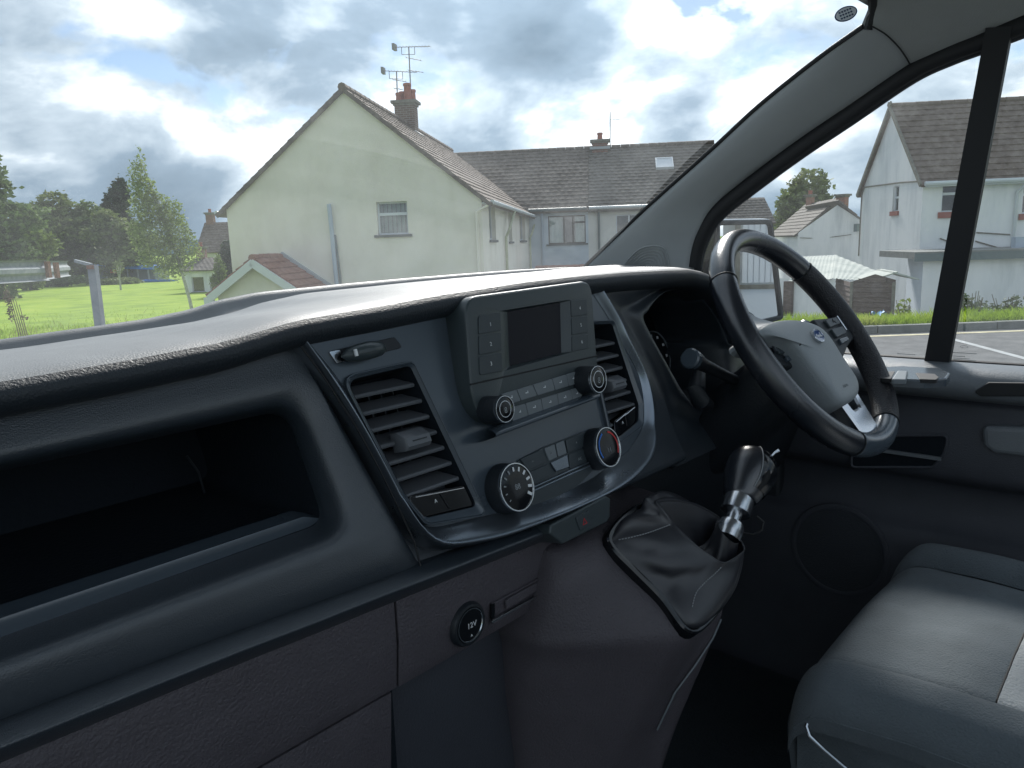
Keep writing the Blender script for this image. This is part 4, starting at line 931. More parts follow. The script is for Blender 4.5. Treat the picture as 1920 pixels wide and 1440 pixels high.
# speaker grille let into the foot of the pillar
gcols = [at(*p, x=.79) for p in ((1168, 500), (1180, 484), (1196, 468), (1212, 461), (1232, 460), (1246, 466), (1252, 480), (1254, 502))]
def on_pillar(px, py):
    """nearest point of the pillar surface seen through a pixel"""
    r = ray(px, py).normalized(); best = None
    for c in cols_f:
        for q in c:
            dq = (q-CAM); t = dq.dot(r); e = (dq - r*t).length
            if best is None or e < best[0]: best = (e, CAM + r*(t-.002))
    return best[1]
cols_f = [spline(c, 4) for c in cols[:26]]
go = [on_pillar(*p) for p in ((1166, 503), (1180, 484), (1196, 469), (1213, 462), (1232, 461), (1246, 467), (1252, 482), (1254, 503))]
gs_ = spline(go, 5); tube('pillar_speaker', gs_, .0014, 'pillar', van, n=6)
for k in range(6):
    s = .88 - k*.13; c0 = on_pillar(1212, 502); tube('grille_ring', [c0.lerp(p, s) for p in gs_], .0009, 'headliner', pil, n=5)
# roof lining
seam = [c for c in spline(cols[-1], 4)]
nS = 24; rows = [resample(seam, nS)]
def rowto(tp, b): return resample(spline([tp, tp.lerp(b, .35) + Vector((.04, 0, .02)), tp.lerp(b, .75) + Vector((.03, 0, .018)), b], 8), nS)
for tp, k in (((.685, .405, 1.915), 74), ((.66, .37, 1.96), 80), ((.60, .28, 1.99), 88), ((.55, .15, 2.0), 100), ((.52, -.1, 2.01), 108), ((.5, -.25, 2.01), 114)):
    rows.append(rowto(Vector(tp), Bs[k] - Vector((.006, 0, -.012))))
hl = loft('roof_lining', rows, 'headliner', van, sub=4, sharp=0)
tube('lining_seam', [p + Vector((-.002, -.002, 0)) for p in seam], .0012, 'rubber', van, n=5)
edge = [r[0] for r in rows[1:]]
loft('roof_lining', [[Vector((p.x + (-.95-p.x)*t, p.y + (.05*math.sin(math.pi*t) if p.y > .2 else 0), p.z + .03*math.sin(math.pi*t))) for p in [A3[-1]+Vector((0, 0, .03))] + edge] for t in (0, .15, .4, .7, 1)], 'headliner', van, sub=4, sharp=0)
tube('screen_seal', [A3[-1]+Vector((.004, 0, -.004)), A3[-1] + Vector((.002, -.006, .02)), Vector((.690, .415, 1.905)), Vector((.67, .41, 1.94)), Vector((.5, .44, 1.97)), Vector((0, .47, 1.99))], .007, 'rubber', van, n=8)
# windscreen
wt_ = resample([Vector((s*.70 if abs(s) == 1 else s*.68, .44 + .05*(1-s*s), 1.86 + .14*(1-s**4))) for s in [-1 + i/10 for i in range(21)]], 30)
wb_ = resample([Vector((s*.80, 1.04 + .20*(1-s*s), 1.47 - .05*(1-s*s))) for s in [-1 + i/10 for i in range(21)]], 30)
loft('windscreen', [[a.lerp(b, t) + Vector((0, .02, .03))*math.sin(math.pi*t) for a, b in zip(wb_, wt_)] for t in (0, .25, .5, .75, 1)], 'windscreen_glass', van, sub=4, sharp=0)
box('cowl', (-.95, 1.18, 1.10), (.95, 1.40, 1.36), 'matt_black', van, bev=.02)
# oval disc stuck inside the screen's upper corner
stc = at(1586, 26, x=.62); SN = Frame(stc, RGT, UPV)
tilt = R(22); so_ = [Vector((p.x*math.cos(tilt)-p.y*math.sin(tilt), p.x*math.sin(tilt)+p.y*math.cos(tilt))) for p in disc(40, .0175, (0, 0), .0105)]
plate_mat = mat('sticker', (.8, .85, .9), .6); mat('sticker_ink', (.04, .07, .16), .6)
stk = plate('screen_sticker', so_, SN, -.0004, .0004, 'sticker', van, bev=.0001)
ringband('sticker_border', so_, inset(so_, .0016), SN, 0, .0007, 'sticker_ink', stk, bev=.0001)
for k, (t_, b_) in enumerate((('SERVICE', .0045), ('DATE', .0), ('DUE', -.0045))):
    ink = MB()
    for q in range(5):
        xx = (q-2)*.0042; w_ = .0014
        ca, sa = math.cos(tilt), math.sin(tilt); ink.box(SN.p(xx*ca-b_*sa, xx*sa+b_*ca, .0006), SN.ex*ca+SN.ey*sa, SN.ey*ca-SN.ex*sa, SN.n, w_, .0012, .0001)
    ink.build('sticker_print', 'sticker_ink', stk, smooth=False)
# floor, firewall, sills, bulkhead, passenger side
box('cab_floor', (-.98, -.80, .60), (.90, 1.05, .64), 'floor_mat', van)
box('floor_mat', (.20, .20, .641), (.78, .78, .652), 'floor_mat', van, bev=.003)
box('firewall', (-.98, 1.00, .60), (.90, 1.04, 1.42), 'recess', van)
box('kick_panel', (.845, .60, .60), (.88, 1.02, 1.30), 'matt_black', van, bev=.01)
box('half_bulkhead', (-.98, -.84, .60), (.98, -.80, 1.35), 'bulkhead_grey', van)  # unseen, cut to half height so daylight enters from behind
tube('pillar_trim', [Vector((-.80, 1.05, 1.45)), Vector((-.77, .72, 1.70)), Vector((-.72, .44, 1.86)), Vector((-.80, .2, 1.90)), Vector((-.86, -.25, 1.95))], .05, 'pillar', van, n=12)
for k, (px, y) in enumerate(((.40, .86), (.52, .88), (.62, .86))):
    pd = tube('pedal', [Vector((px, y, 1.05)), Vector((px, y-.04, .90)), Vector((px, y-.10, .80))], .008, 'matt_black', van, n=8)
    box('pedal_pad', (px-.03, y-.125, .765), (px+.03, y-.10, .83), 'rubber', pd, bev=.006)
# bonnet and nose, hidden below the dashboard from the seat
mat('van_paint', (.55, .56, .57), .35, coat=.5)
loft('bonnet', [[Vector((x, y - .10*(x/.9)**2, z)) for x in [-.9 + .18*i for i in range(11)]] for y, z in ((1.40, 1.33), (1.60, 1.27), (1.85, 1.17), (2.0, 1.02), (2.05, .80), (2.05, .40))], 'van_paint', van, sub=3)
for s in (-1, 1): box('outer_sill', (s*.96-.03, -.8, .35), (s*.96+.03, 1.9, .62), 'van_paint', van, bev=.02)
# ================================================================== outdoors
FH = Vector((math.sin(YAW), math.cos(YAW), 0)); LT = _rt.copy()
def hz_y(px): return 455.3 - .0349*(px-960)
def pt(px, py, dep):
    r = ray(px, py); return CAM + r*(dep/r.dot(FH))
def gp2(lat, dep, z): q = CAM + LT*lat + FH*dep; return Vector((q.x, q.y, z))
def pz(px, py, dep): return pt(px, py, dep).z
def flat(px, dep, z): q = pt(px, hz_y(px), dep); return Vector((q.x, q.y, z))
def noisecol(name, cols, scale=3, rough=.9, bump=0, bscale=40, translucent=0, stretch=None, spec=.3, dist=0):
    """colours mixed by noise in object space"""
    m = bpy.data.materials.new(name); m.use_nodes = True; t = m.node_tree; b = t.nodes['Principled BSDF']; b.inputs['Roughness'].default_value = rough; b.inputs['Specular IOR Level'].default_value = spec
    tc = t.nodes.new('ShaderNodeTexCoord'); mp = t.nodes.new('ShaderNodeMapping'); t.links.new(tc.outputs['Object'], mp.inputs[0])
    if stretch: mp.inputs['Scale'].default_value = stretch
    n = t.nodes.new('ShaderNodeTexNoise'); n.inputs['Scale'].default_value = scale; n.inputs['Detail'].default_value = 7; n.inputs['Roughness'].default_value = .62; n.inputs['Distortion'].default_value = dist
    t.links.new(mp.outputs[0], n.inputs['Vector'])
    r = t.nodes.new('ShaderNodeValToRGB'); r.color_ramp.elements.remove(r.color_ramp.elements[1])
    for i, c in enumerate(cols):
        p = .3 + .4*i/(len(cols)-1)
        e = r.color_ramp.elements[0] if i == 0 else r.color_ramp.elements.new(p)
        e.position = p; e.color = (*c, 1)
    t.links.new(n.outputs[0], r.inputs[0]); t.links.new(r.outputs[0], b.inputs['Base Color'])
    if bump:
        n2 = t.nodes.new('ShaderNodeTexNoise'); n2.inputs['Scale'].default_value = bscale; n2.inputs['Detail'].default_value = 5; t.links.new(mp.outputs[0], n2.inputs['Vector'])
        bp = t.nodes.new('ShaderNodeBump'); bp.inputs['Strength'].default_value = bump; bp.inputs['Distance'].default_value = .5/bscale; t.links.new(n2.outputs[0], bp.inputs['Height']); t.links.new(bp.outputs[0], b.inputs['Normal'])
    if translucent:
        o = t.nodes['Material Output']; tr = t.nodes.new('ShaderNodeBsdfTranslucent'); mx = t.nodes.new('ShaderNodeMixShader'); mx.inputs[0].default_value = translucent
        t.links.new(r.outputs[0], tr.inputs[0]); t.links.new(b.outputs[0], mx.inputs[1]); t.links.new(tr.outputs[0], mx.inputs[2]); t.links.new(mx.outputs[0], o.inputs[0])
    MATS[name] = m
def brickmat(name, ex, c1, c2, mortar, bw=.22, bh=.075, ms=.012, rough=.9):
    m = bpy.data.materials.new(name); m.use_nodes = True; t = m.node_tree; b = t.nodes['Principled BSDF']; b.inputs['Roughness'].default_value = rough
    tc = t.nodes.new('ShaderNodeTexCoord'); d = t.nodes.new('ShaderNodeVectorMath'); d.operation = 'DOT_PRODUCT'; d.inputs[1].default_value = ex; t.links.new(tc.outputs['Object'], d.inputs[0])
    sp = t.nodes.new('ShaderNodeSeparateXYZ'); t.links.new(tc.outputs['Object'], sp.inputs[0]); cb_ = t.nodes.new('ShaderNodeCombineXYZ'); t.links.new(d.outputs['Value'], cb_.inputs[0]); t.links.new(sp.outputs[2], cb_.inputs[1])
    br = t.nodes.new('ShaderNodeTexBrick'); t.links.new(cb_.outputs[0], br.inputs['Vector']); br.inputs['Color1'].default_value = (*c1, 1); br.inputs['Color2'].default_value = (*c2, 1); br.inputs['Mortar'].default_value = (*mortar, 1)
    br.inputs['Scale'].default_value = 1; br.inputs['Mortar Size'].default_value = ms; br.inputs['Brick Width'].default_value = bw; br.inputs['Row Height'].default_value = bh
    t.links.new(br.outputs[0], b.inputs['Base Color'])
    bp = t.nodes.new('ShaderNodeBump'); bp.inputs['Strength'].default_value = .5; bp.inputs['Distance'].default_value = .01; t.links.new(br.outputs['Fac'], bp.inputs['Height']); bp.invert = True; t.links.new(bp.outputs[0], b.inputs['Normal'])
    MATS[name] = m
noisecol('asphalt', [(.075, .08, .085), (.11, .115, .12), (.15, .155, .16)], 3.5, .9, .6, 120)
noisecol('lawn', [(.13, .22, .014), (.21, .32, .02), (.28, .37, .035)], .5, 1, .5, 9, stretch=(1, 1, 1))
noisecol('blade', [(.17, .27, .02), (.26, .38, .04), (.36, .42, .09)], 1.2, .8, translucent=.5)
noisecol('seed_grass', [(.20, .22, .07), (.30, .28, .12)], 2, .9, translucent=.25)
noisecol('kerb', [(.16, .17, .165), (.24, .25, .24)], 6, .9, .4, 40)
mat('road_white', (.33, .35, .36), .8, var=.2, vscale=5); mat('road_yellow', (.46, .42, .27), .8, var=.3, vscale=4)
noisecol('cream_render', [(.70, .665, .585), (.77, .735, .655), (.80, .77, .70)], .9, .95, .6, 60, stretch=(1.3, 1.3, .7))
noisecol('white_render', [(.60, .63, .65), (.77, .79, .80), (.84, .85, .85)], .9, .95, .4, 60, stretch=(1.6, 1.6, .35))
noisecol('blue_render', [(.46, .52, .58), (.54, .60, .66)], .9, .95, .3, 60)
noisecol('pale_render', [(.58, .58, .55), (.68, .67, .63)], .9, .95, .3, 60)
noisecol('tile_brown', [(.10, .076, .062), (.15, .118, .098), (.21, .175, .15)], 3.2, .85, .5, 30)
noisecol('tile_dark', [(.06, .05, .044), (.11, .092, .08), (.18, .155, .135)], 4.5, .85, .5, 30)
noisecol('tile_grey', [(.092, .082, .075), (.13, .118, .106), (.17, .155, .142)], 3.2, .85, .4, 30)
noisecol('tile_red', [(.20, .092, .07), (.27, .13, .10), (.33, .18, .14)], 3.5, .8, .4, 30)
noisecol('corrugated', [(.30, .34, .32), (.42, .45, .42), (.5, .52, .48)], 1.5, .9, .3, 20)
noisecol('shed_wood', [(.075, .055, .05), (.13, .10, .09), (.19, .155, .14)], 6, .9, .5, 30, stretch=(1, 1, 6))
noisecol('galvanised', [(.17, .20, .22), (.24, .27, .29), (.31, .33, .34)], 7, .8, .2, 40)
mat('rust', (.22, .10, .06), .9, var=.4, vscale=20)
mat('upvc', (.62, .66, .70), .4); mat('gutter_white', (.55, .6, .62), .4); mat('gutter_grey', (.11, .15, .16), .5); mat('pipe_cream', (.40, .43, .30), .6, var=.2, vscale=3); mat('pipe_blue', (.38, .46, .55), .5)
mat('sill_dark', (.085, .095, .10), .8); mat('sill_red', (.30, .11, .09), .8); mat('frame_brown', (.06, .055, .05), .5)
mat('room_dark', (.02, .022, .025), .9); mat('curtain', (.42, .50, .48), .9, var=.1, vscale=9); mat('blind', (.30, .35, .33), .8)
mat('pot_red', (.32, .10, .065), .8, var=.25, vscale=8); mat('flashing', (.34, .38, .41), .5); mat('concrete_cap', (.17, .165, .14), .9, var=.3, vscale=9)
mat('aerial_metal', (.17, .18, .17), .5, metal=.3); mat('blue_paint', (.01, .16, .62), .5); mat('orange_sign', (.55, .12, .03), .6); mat('bark', (.20, .18, .15), .95, bump=.6, bscale=40, var=.4, vscale=12)
mat('bark_pale', (.42, .42, .38), .9, var=.4, vscale=14)
glass('house_glass', (.75, .82, .82), 1.6)
noisecol('leaf_mid', [(.08, .125, .045), (.13, .19, .07), (.19, .25, .10)], .8, .7, translucent=.3)
noisecol('leaf_dark', [(.02, .04, .024), (.035, .06, .034), (.06, .09, .05)], .8, .7, translucent=.2)
noisecol('leaf_birch', [(.14, .19, .05), (.21, .28, .085), (.29, .34, .13)], 1.3, .7, translucent=.5)
noisecol('leaf_olive', [(.10, .135, .05), (.16, .205, .075), (.22, .245, .10)], .8, .7, translucent=.3)
noisecol('leaf_yellow', [(.09, .14, .03), (.16, .22, .05), (.24, .27, .09)], 1.0, .7, translucent=.3)
noisecol('leaf_grey', [(.06, .085, .05), (.12, .15, .09), (.17, .20, .13)], 3, .8, translucent=.2)
noisecol('weed_brown', [(.14, .10, .06), (.20, .15, .09)], 4, .9)
noisecol('hill', [(.12, .20, .28), (.15, .24, .33)], .01, 1)
# ---- ground
def ss(a, b, x): t = max(0, min(1, (x-a)/(b-a))); return t*t*(3-2*t)
def gz(lat, dep):
    return -1.0*ss(12.6, 20, dep) - 1.0*ss(14, 21, dep)*ss(-9, -6, lat)*(1-ss(60, 90, dep))
rows = []
lats = sorted(set([-1500, -700, -350, -200, -120] + [-80+4*i for i in range(41)] + [120, 200, 350, 700, 1500])); deps = [-400, -150, -60, -25, -10, 0, 6, 9, 11, 12, 12.6, 13.2, 14, 15, 16, 17, 18, 19, 20, 21, 23, 26, 30, 36, 44, 54, 64, 76, 90, 120, 180, 300, 600, 1200, 3000]
v, f = grid([[gp2(a, d, gz(a, d)) for a in lats] for d in deps]); grd = mesh('ground', v, f, 'lawn', None, sharp=0, kind='structure')
MATS['grey_far'] = MATS['kerb']
KD = lambda lat: 11.55 + .012*lat   # kerb line, roughly square to the view
v, f = grid([[gp2(a, d if d < 5 else KD(a), .004) for a in [-60+4*i for i in range(31)]] for d in (-40, 9)])
mesh('road', v, f, 'asphalt', None, smooth=False, kind='structure')
kb = bpy.data.objects.new('kerb', None); scene.collection.objects.link(kb); kb['kind'] = 'structure'
for i in range(18):
    a = 1.0 + i*.92; c0, c1 = gp2(a, KD(a)+.08, .055), gp2(a+.9, KD(a+.9)+.08, .055); ex = (c1-c0).normalized()
    ks = MB().box((c0+c1)/2, ex, Z.cross(ex), Z, .45, .07, .058 + random.uniform(-.004, .004)).build('kerb_stone', 'kerb', kb, smooth=False)
def strip(name, a, b, w, mt, z=.008):
    a, b = Vector(a), Vector(b); a.z = b.z = z; s = Z.cross((b-a).normalized())*w/2; return mesh(name, [a-s, b-s, b+s, a+s], [(0, 1, 2, 3)], mt, None, smooth=False, kind='structure')
strip('yellow_line', gp2(1, KD(1)-.32, 0), gp2(16, KD(16)-.32, 0), .13, 'road_yellow')
strip('white_line', at(1775, 634, z=0), at(1985, 690, z=0), .10, 'road_white')
# grey sheets added round the houses to cut green bounce off the lawn
for nm, l0, l1, d0, d1 in (('added_yard', 4.5, 30, 15.2, 60), ('added_lane', -6.4, 4.4, 12.9, 60)):
    v, f = grid([[gp2(l0+(l1-l0)*i/24, d0+(d1-d0)*k/20, gz(l0+(l1-l0)*i/24, d0+(d1-d0)*k/20)+.02) for i in range(25)] for k in range(21)]); mesh(nm, v, f, 'kerb', None, sharp=0, kind='structure')
# ---- grass blades and weeds
def blades(name, n, area, hgt, wid, mt, lean=.35):
    vv, ff = [], []
    for _ in range(n):
        a, d = area(); z = gz(a, d); p = gp2(a, d, z-.01); h_ = hgt*random.uniform(.5, 1.15)*(.75+.5*noise.noise(Vector((a*.9, d*.9, 3)))); an = random.uniform(0, math.tau)
        w = Vector((math.cos(an), math.sin(an), 0))*wid; ln = Vector((random.gauss(0, lean), random.gauss(0, lean), 0))*h_
        k = len(vv); vv += [p-w, p+w, p+ln*.35+Z*h_*.6+w*.7, p+ln*.35+Z*h_*.6-w*.7, p+ln+Z*h_]; ff += [(k, k+1, k+2, k+3), (k+3, k+2, k+4)]
    return mesh(name, vv, ff, mt, None, sharp=0, kind='stuff')
def verge_area():
    a = random.uniform(3.0, 16); return a, KD(a)+.2+abs(random.gauss(0, .55))
g = blades('verge_grass', 26000, verge_area, .30, .008, 'blade'); tag(g, 'long bright green grass on the verge behind the kerb', 'grass')
def field_area():
    while True:
        d = 17 + 12*random.random()**1.2 + (10*random.random() if random.random() < .1 else 0); a = (random.uniform(-40, 420)-960)/1442*d
        return a, d
g = blades('field_grass', 13000, field_area, .18, .012, 'blade'); tag(g, 'rough long grass along the near edge of the field', 'grass')
g = blades('seed_heads', 500, field_area, .5, .010, 'seed_grass', .45); tag(g, 'pale dry grass stalks standing in the rough field edge', 'dry grass')
# ---- foliage
def leaves(blobs, n, size, squash=.6, seed=1, shell=.55):
    rnd = random.Random(seed); vv, ff = [], []; tot = sum(b[1].x*b[1].y*b[1].z for b in blobs)
    for c, r in blobs:
        m = int(n*(r.x*r.y*r.z)/tot)
        for _ in range(m):
            u = Vector((rnd.gauss(0, 1), rnd.gauss(0, 1), rnd.gauss(0, 1))).normalized(); q = rnd.random()**(1/3)*(1-shell) + shell*(1-.35*rnd.random()**2)
            bump_ = 1 + .42*noise.noise(u*2.3 + c*.37) + .22*noise.noise(u*5.5 + c)
            if noise.noise(u*4 + c*1.7) < -.32 and rnd.random() < .7: continue
            p = c + Vector((u.x*r.x, u.y*r.y, u.z*r.z))*q*bump_
            a = Vector((rnd.gauss(0, 1), rnd.gauss(0, 1), rnd.gauss(0, squash))).normalized(); b = a.orthogonal().normalized(); b.rotate(Matrix.Rotation(rnd.random()*math.tau, 3, a))
            s = size*rnd.uniform(.6, 1.4); k = len(vv); vv += [p-a*s, p+b*s*.55, p+a*s, p-b*s*.55]; ff.append((k, k+1, k+2, k+3))
    return vv, ff
def tree(name, label, base, top_z, blobs, mt, n, size, trunk_r=.12, bark='bark', seed=1, group=None, limbs=7, shell=.55, lean=0):
    """blobs given as (dx, dz fraction, rx, rz) about the trunk"""
    t = thing(name, label, 'tree', base, group); H_ = top_z-base.z; rnd = random.Random(seed)
    bl = [(base + LT*dx + FH*dy + Z*(H_*fz), Vector((rx, rx, rz))) for dx, dy, fz, rx, rz in blobs]
    v, f = leaves(bl, n, size, seed=seed, shell=shell); mesh('crown', v, f, mt, t, smooth=False)
    tp = [base - Z*.3 + (LT*noise.noise(Vector((k, seed, 0)))*.12*k/6) + LT*lean*(k/6)**1.4 + Z*(H_*(.85 if not lean else .93)+.3)*k/6 for k in range(7)]
    tr = tube('trunk', spline(tp, 3), [trunk_r*(1-.8*i/18) for i in range(19)], bark, t, n=8)
    for k in range(limbs):
        c, r = bl[k % len(bl)]; s = tp[2 + k % 4]; e = c + Vector((rnd.uniform(-.5, .5)*r.x, rnd.uniform(-.5, .5)*r.y, rnd.uniform(-.1, .5)*r.z)); tube('limb', [s, s.lerp(e, .5)+Z*.1*(e-s).length, e], [trunk_r*.4, trunk_r*.25, trunk_r*.08], bark, tr, n=5)
    return t
# ---- buildings
def wallpart(name, fr, outline, holes, mt, par): return holed(name, [Vector(p) for p in outline], [[Vector(q) for q in h_] for h_ in holes], fr, 0, mt, par)
def rect(x0, x1, y0, y1): return [Vector((x0, y0)), Vector((x1, y0)), Vector((x1, y1)), Vector((x0, y1))]
def window(fr, r, par, fm='upvc', sm='sill_dark', wallm='cream_render', bars=(), hbars=(), blind=None, fw=.06, sill=True, dep=.11, sill_h=.07):
    x0, x1, y0, y1 = r; o = rect(*r)
    w = ringband('window', o, inset(o, fw), fr, -dep-.05, -dep, fm, par, bev=.004, smooth=False)
    v, f = grid([[fr.p(p.x, p.y, 0) for p in o], [fr.p(p.x, p.y, -dep-.04) for p in o]], True); mesh('reveal', v, f, wallm, w, smooth=False)
    for b in bars: x = x0+(x1-x0)*b; MB().box(fr.p(x, (y0+y1)/2, -dep-.02), fr.ex, fr.ey, fr.n, fw*.5, (y1-y0)/2-fw*.5, .028).build('mullion', fm, w, smooth=False)
    for (b, a0, a1) in hbars: y = y0+(y1-y0)*b; MB().box(fr.p(x0+(x1-x0)*(a0+a1)/2, y, -dep-.02), fr.ex, fr.ey, fr.n, (x1-x0)*(a1-a0)/2-fw*.3, fw*.55, .0285).build('transom', fm, w, smooth=False)
    mesh('pane', [fr.p(p.x, p.y, -dep-.03) for p in o], [(0, 1, 2, 3)], 'house_glass', w, smooth=False)
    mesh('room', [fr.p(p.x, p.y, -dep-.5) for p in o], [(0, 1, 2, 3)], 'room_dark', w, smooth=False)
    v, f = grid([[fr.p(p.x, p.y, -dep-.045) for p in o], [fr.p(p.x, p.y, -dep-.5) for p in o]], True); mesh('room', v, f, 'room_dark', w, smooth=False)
    if blind:
        n = max(3, int((x1-x0)/.12))
        for a0, a1, mt in blind:
            for k in range(n):
                u = (k+.5)/n
                if a0 <= u <= a1: MB().box(fr.p(x0+(x1-x0)*u, (y0+y1)/2, -dep-.12), (fr.ex*.95+fr.n*.3*(1 if mt == 'blind' else (-1)**k*.6)).normalized(), fr.ey, fr.n, (x1-x0)/n*.5, (y1-y0)/2, .003).build('blind_slat', mt, w, smooth=False)
    if sill: MB().box(fr.p((x0+x1)/2, y0-sill_h/2, .03-dep/2), fr.ex, fr.ey, fr.n, (x1-x0)/2+.10, sill_h/2, .03+dep/2).build('sill', sm, w, smooth=False)
    return w
def roof(name, fr, L, Hs, mt, par, course=.30, tile=.30, thick=.05, x0=0, xe=None):
    """tiled slope: real stepped courses with a rolled profile"""
    nc = max(1, int(round(Hs/course))); cs = Hs/nc; nx = min(260, max(8, int(L/tile*5))); rows = []
    for i in range(nc):
        for t, hh in ((0, .040), (.985, .008)):
            row = []
            for j in range(nx+1):
                x = L*j/nx; ph = x/tile + (.5 if i % 2 else 0); wv = .018*abs(math.sin(math.pi*ph))**.6; jit = noise.noise(Vector((math.floor(ph)*1.7, i*2.3, 5)))*.008
                row.append(fr.p(x0+x, (i+t)*cs, hh + wv + jit))
            rows.append(row)
    rows.append([fr.p(x0+L*j/nx, Hs, -thick) for j in range(nx+1)]); rows.insert(0, [fr.p(x0+L*j/nx, 0, -thick) for j in range(nx+1)])
    v, f = grid(rows); nn = nx+1; m_ = len(rows); f += [tuple(i*nn for i in range(m_)), tuple(i*nn+nx for i in range(m_)), tuple(list(range(nn)) + list(range(m_*nn-1, (m_-1)*nn-1, -1)))]
    return mesh(name, v, f, mt, par, sharp=30)
def ridge_tiles(a, b, par, mt, r=.12):
    n = max(2, int((b-a).length/.45)); d = (b-a)/n
    for i in range(n): tube('ridge_tile', [a + d*i - Z*.03, a + d*(i+.97) - Z*.03 + Z*random.uniform(-.008, .008)], [r, r*.93], mt, par, n=8)
def chimney(c, ex, w, d, z0, z1, par, mt, pots, potm='pot_red', flash=True):
    ey = Z.cross(ex); k = MB().box(Vector((c.x, c.y, (z0+z1)/2)), ex, ey, Z, w/2, d/2, (z1-z0)/2).build('chimney', mt, par, smooth=False)
    MB().box(Vector((c.x, c.y, z1-.02)), ex, ey, Z, w/2+.04, d/2+.04, .05).box(Vector((c.x, c.y, z1+.06)), ex, ey, Z, w/2+.11, d/2+.11, .05).build('chimney_cap', 'concrete_cap', k, smooth=False)
    for a, b, r, h_ in pots: lathe('chimney_pot', [(r*1.1, 0), (r*1.1, .05), (r, .08), (r*.9, h_-.1), (r*1.08, h_-.09), (r*1.1, h_-.02), (r*.95, h_), (r*.7, h_-.005)], Frame(Vector((c.x, c.y, z1+.10)) + ex*a + ey*b, ex, ey), potm, k, n=16)
    return k
def aerial(name, label, base, top, booms, group=None):
    a = thing(name, label, 'aerial', base, group); MB().rod(base, top, .022, 8).build('mast', 'aerial_metal', a)
    for fz, d, l0, l1, n, el, br in booms:
        c = base.lerp(top, fz); d = d.normalized(); m_ = MB(); m_.rod(c - d*l0, c + d*l1, .013, 5); s = Z.cross(d).normalized()
        for i in range(n): p = c + d*(-l0 + (l0+l1)*i/max(1, n-1)); m_.rod(p - s*el/2, p + s*el/2, .006, 4)
        if br: m_.rod(c - d*.28, c - d*.28 - Z*.26, .012, 5); m_.rod(c + d*.22, c + d*.22 - Z*.26, .012, 5); m_.rod(c - d*.28 - Z*.26, c + d*.22 - Z*.26, .012, 5); m_.box(c - d*l0, d, s, Z, .05, .14, .11)
        m_.build('boom', 'aerial_metal', a)
    return a
# ---- cream house whose gable faces the van
AZ = R(55); e2_ = Vector((math.sin(AZ), math.cos(AZ), 0)); e1_ = Vector((math.sin(AZ+math.pi/2), math.cos(AZ+math.pi/2), 0))
PR = flat(906, 22.0, 0); BZ = -2.05
def solve(px, b, z, lo=-15, hi=25):
    """distance along e1 at depth b where a point shows at column px"""
    for _ in range(50):
        m_ = (lo+hi)/2; q = PR + e1_*m_ + e2_*b + Z*z - CAM; x = 960 + FPX*q.dot(RGT)/q.dot(FWD)
        if x < px: lo = m_
        else: hi = m_
    return (lo+hi)/2
EZ = pt(906, 368, 22).z; a_l = solve(424, 0, EZ); W = -a_l; RZ = pt(650, 166, (PR + e1_*(-W/2) - CAM).dot(FH)).z
Lh = 15.5
cream = thing('cream_house', 'two-storey cream rendered house with its gable end facing the van', 'house', tuple(PR + e1_*(-W/2) + Z*BZ))
GW = Frame(PR - e1_*W, e1_, Z)
def gx(px, py): return GW.hit(px, py)
w0 = gx(705, 379); w1 = gx(766, 440)
wr_ = (w0[0], gx(764, 400)[0], gx(735, 440)[1], gx(735, 378)[1])
wallpart('gable_wall', GW, [(0, BZ), (W, BZ), (W, EZ), (W/2, RZ-.10), (0, EZ)], [rect(*wr_)], 'cream_render', cream)
window(GW, wr_, cream, bars=(), hbars=((.63, 0, 1),), blind=[(0, 1, 'blind')], fw=.07)
SW = Frame(PR, e2_, Z)
sw_r = []
for xa, xb, ya, yb in ((917, 929, 374, 450), (953.5, 960, 396, 453), (974, 984.5, 387, 451), (995.5, 1000.5, 395, 440)):
    A0, B0 = SW.hit(xa, (ya+yb)/2), SW.hit(xb, (ya+yb)/2); sw_r.append((A0[0], B0[0], SW.hit((xa+xb)/2, yb)[1], min(SW.hit((xa+xb)/2, ya)[1], EZ-.12)))
wallpart('wall', SW, rect(0, Lh, BZ, EZ), [rect(*r) for r in sw_r], 'cream_render', cream)
for r in sw_r: window(SW, r, cream, bars=(.5,), dep=.13)
wallpart('wall', Frame(PR - e1_*W + e2_*Lh, -e2_, Z), rect(0, Lh, BZ, EZ), [], 'cream_render', cream)
wallpart('gable_wall', Frame(PR + e2_*Lh, -e1_, Z), [(0, BZ), (W, BZ), (W, EZ), (W/2, RZ-.1), (0, EZ)], [], 'cream_render', cream)
up_r = (-e1_*(W/2) + Z*(RZ-EZ)); up_l = (e1_*(W/2) + Z*(RZ-EZ)); SL = up_r.length; ov = .38
FRr = Frame(PR + Z*EZ - e2_*.10 - up_r.normalized()*ov, e2_, up_r); FRl = Frame(PR + Z*EZ - e1_*W + e2_*(Lh+.1) - up_l.normalized()*ov, -e2_, up_l)
rf = roof('roof', FRr, Lh+.2, SL+ov, 'tile_brown', cream); roof('roof', FRl, Lh+.2, SL+ov, 'tile_brown', cream)
apex = PR - e1_*(W/2) + Z*(RZ+.06); ridge_tiles(apex - e2_*.12, apex + e2_*(Lh+.1), rf, 'tile_brown')
for s, fr_ in ((1, FRr), (-1, FRl)):   # mortared verge
    x_ = 0.0 if s > 0 else Lh+.2; MB().box(fr_.p(x_ + s*.02, (SL+ov)/2, -.02), fr_.ex, fr_.ey, fr_.n, .03, (SL+ov)/2, .055).build('verge', 'tile_dark', rf, smooth=False)
gz_ = EZ - .16; go_ = e1_*.30
tube('gutter', [PR + go_ + e2_*(.0) + Z*gz_, PR + go_ + e2_*Lh + Z*gz_], .065, 'gutter_white', cream, n=10)
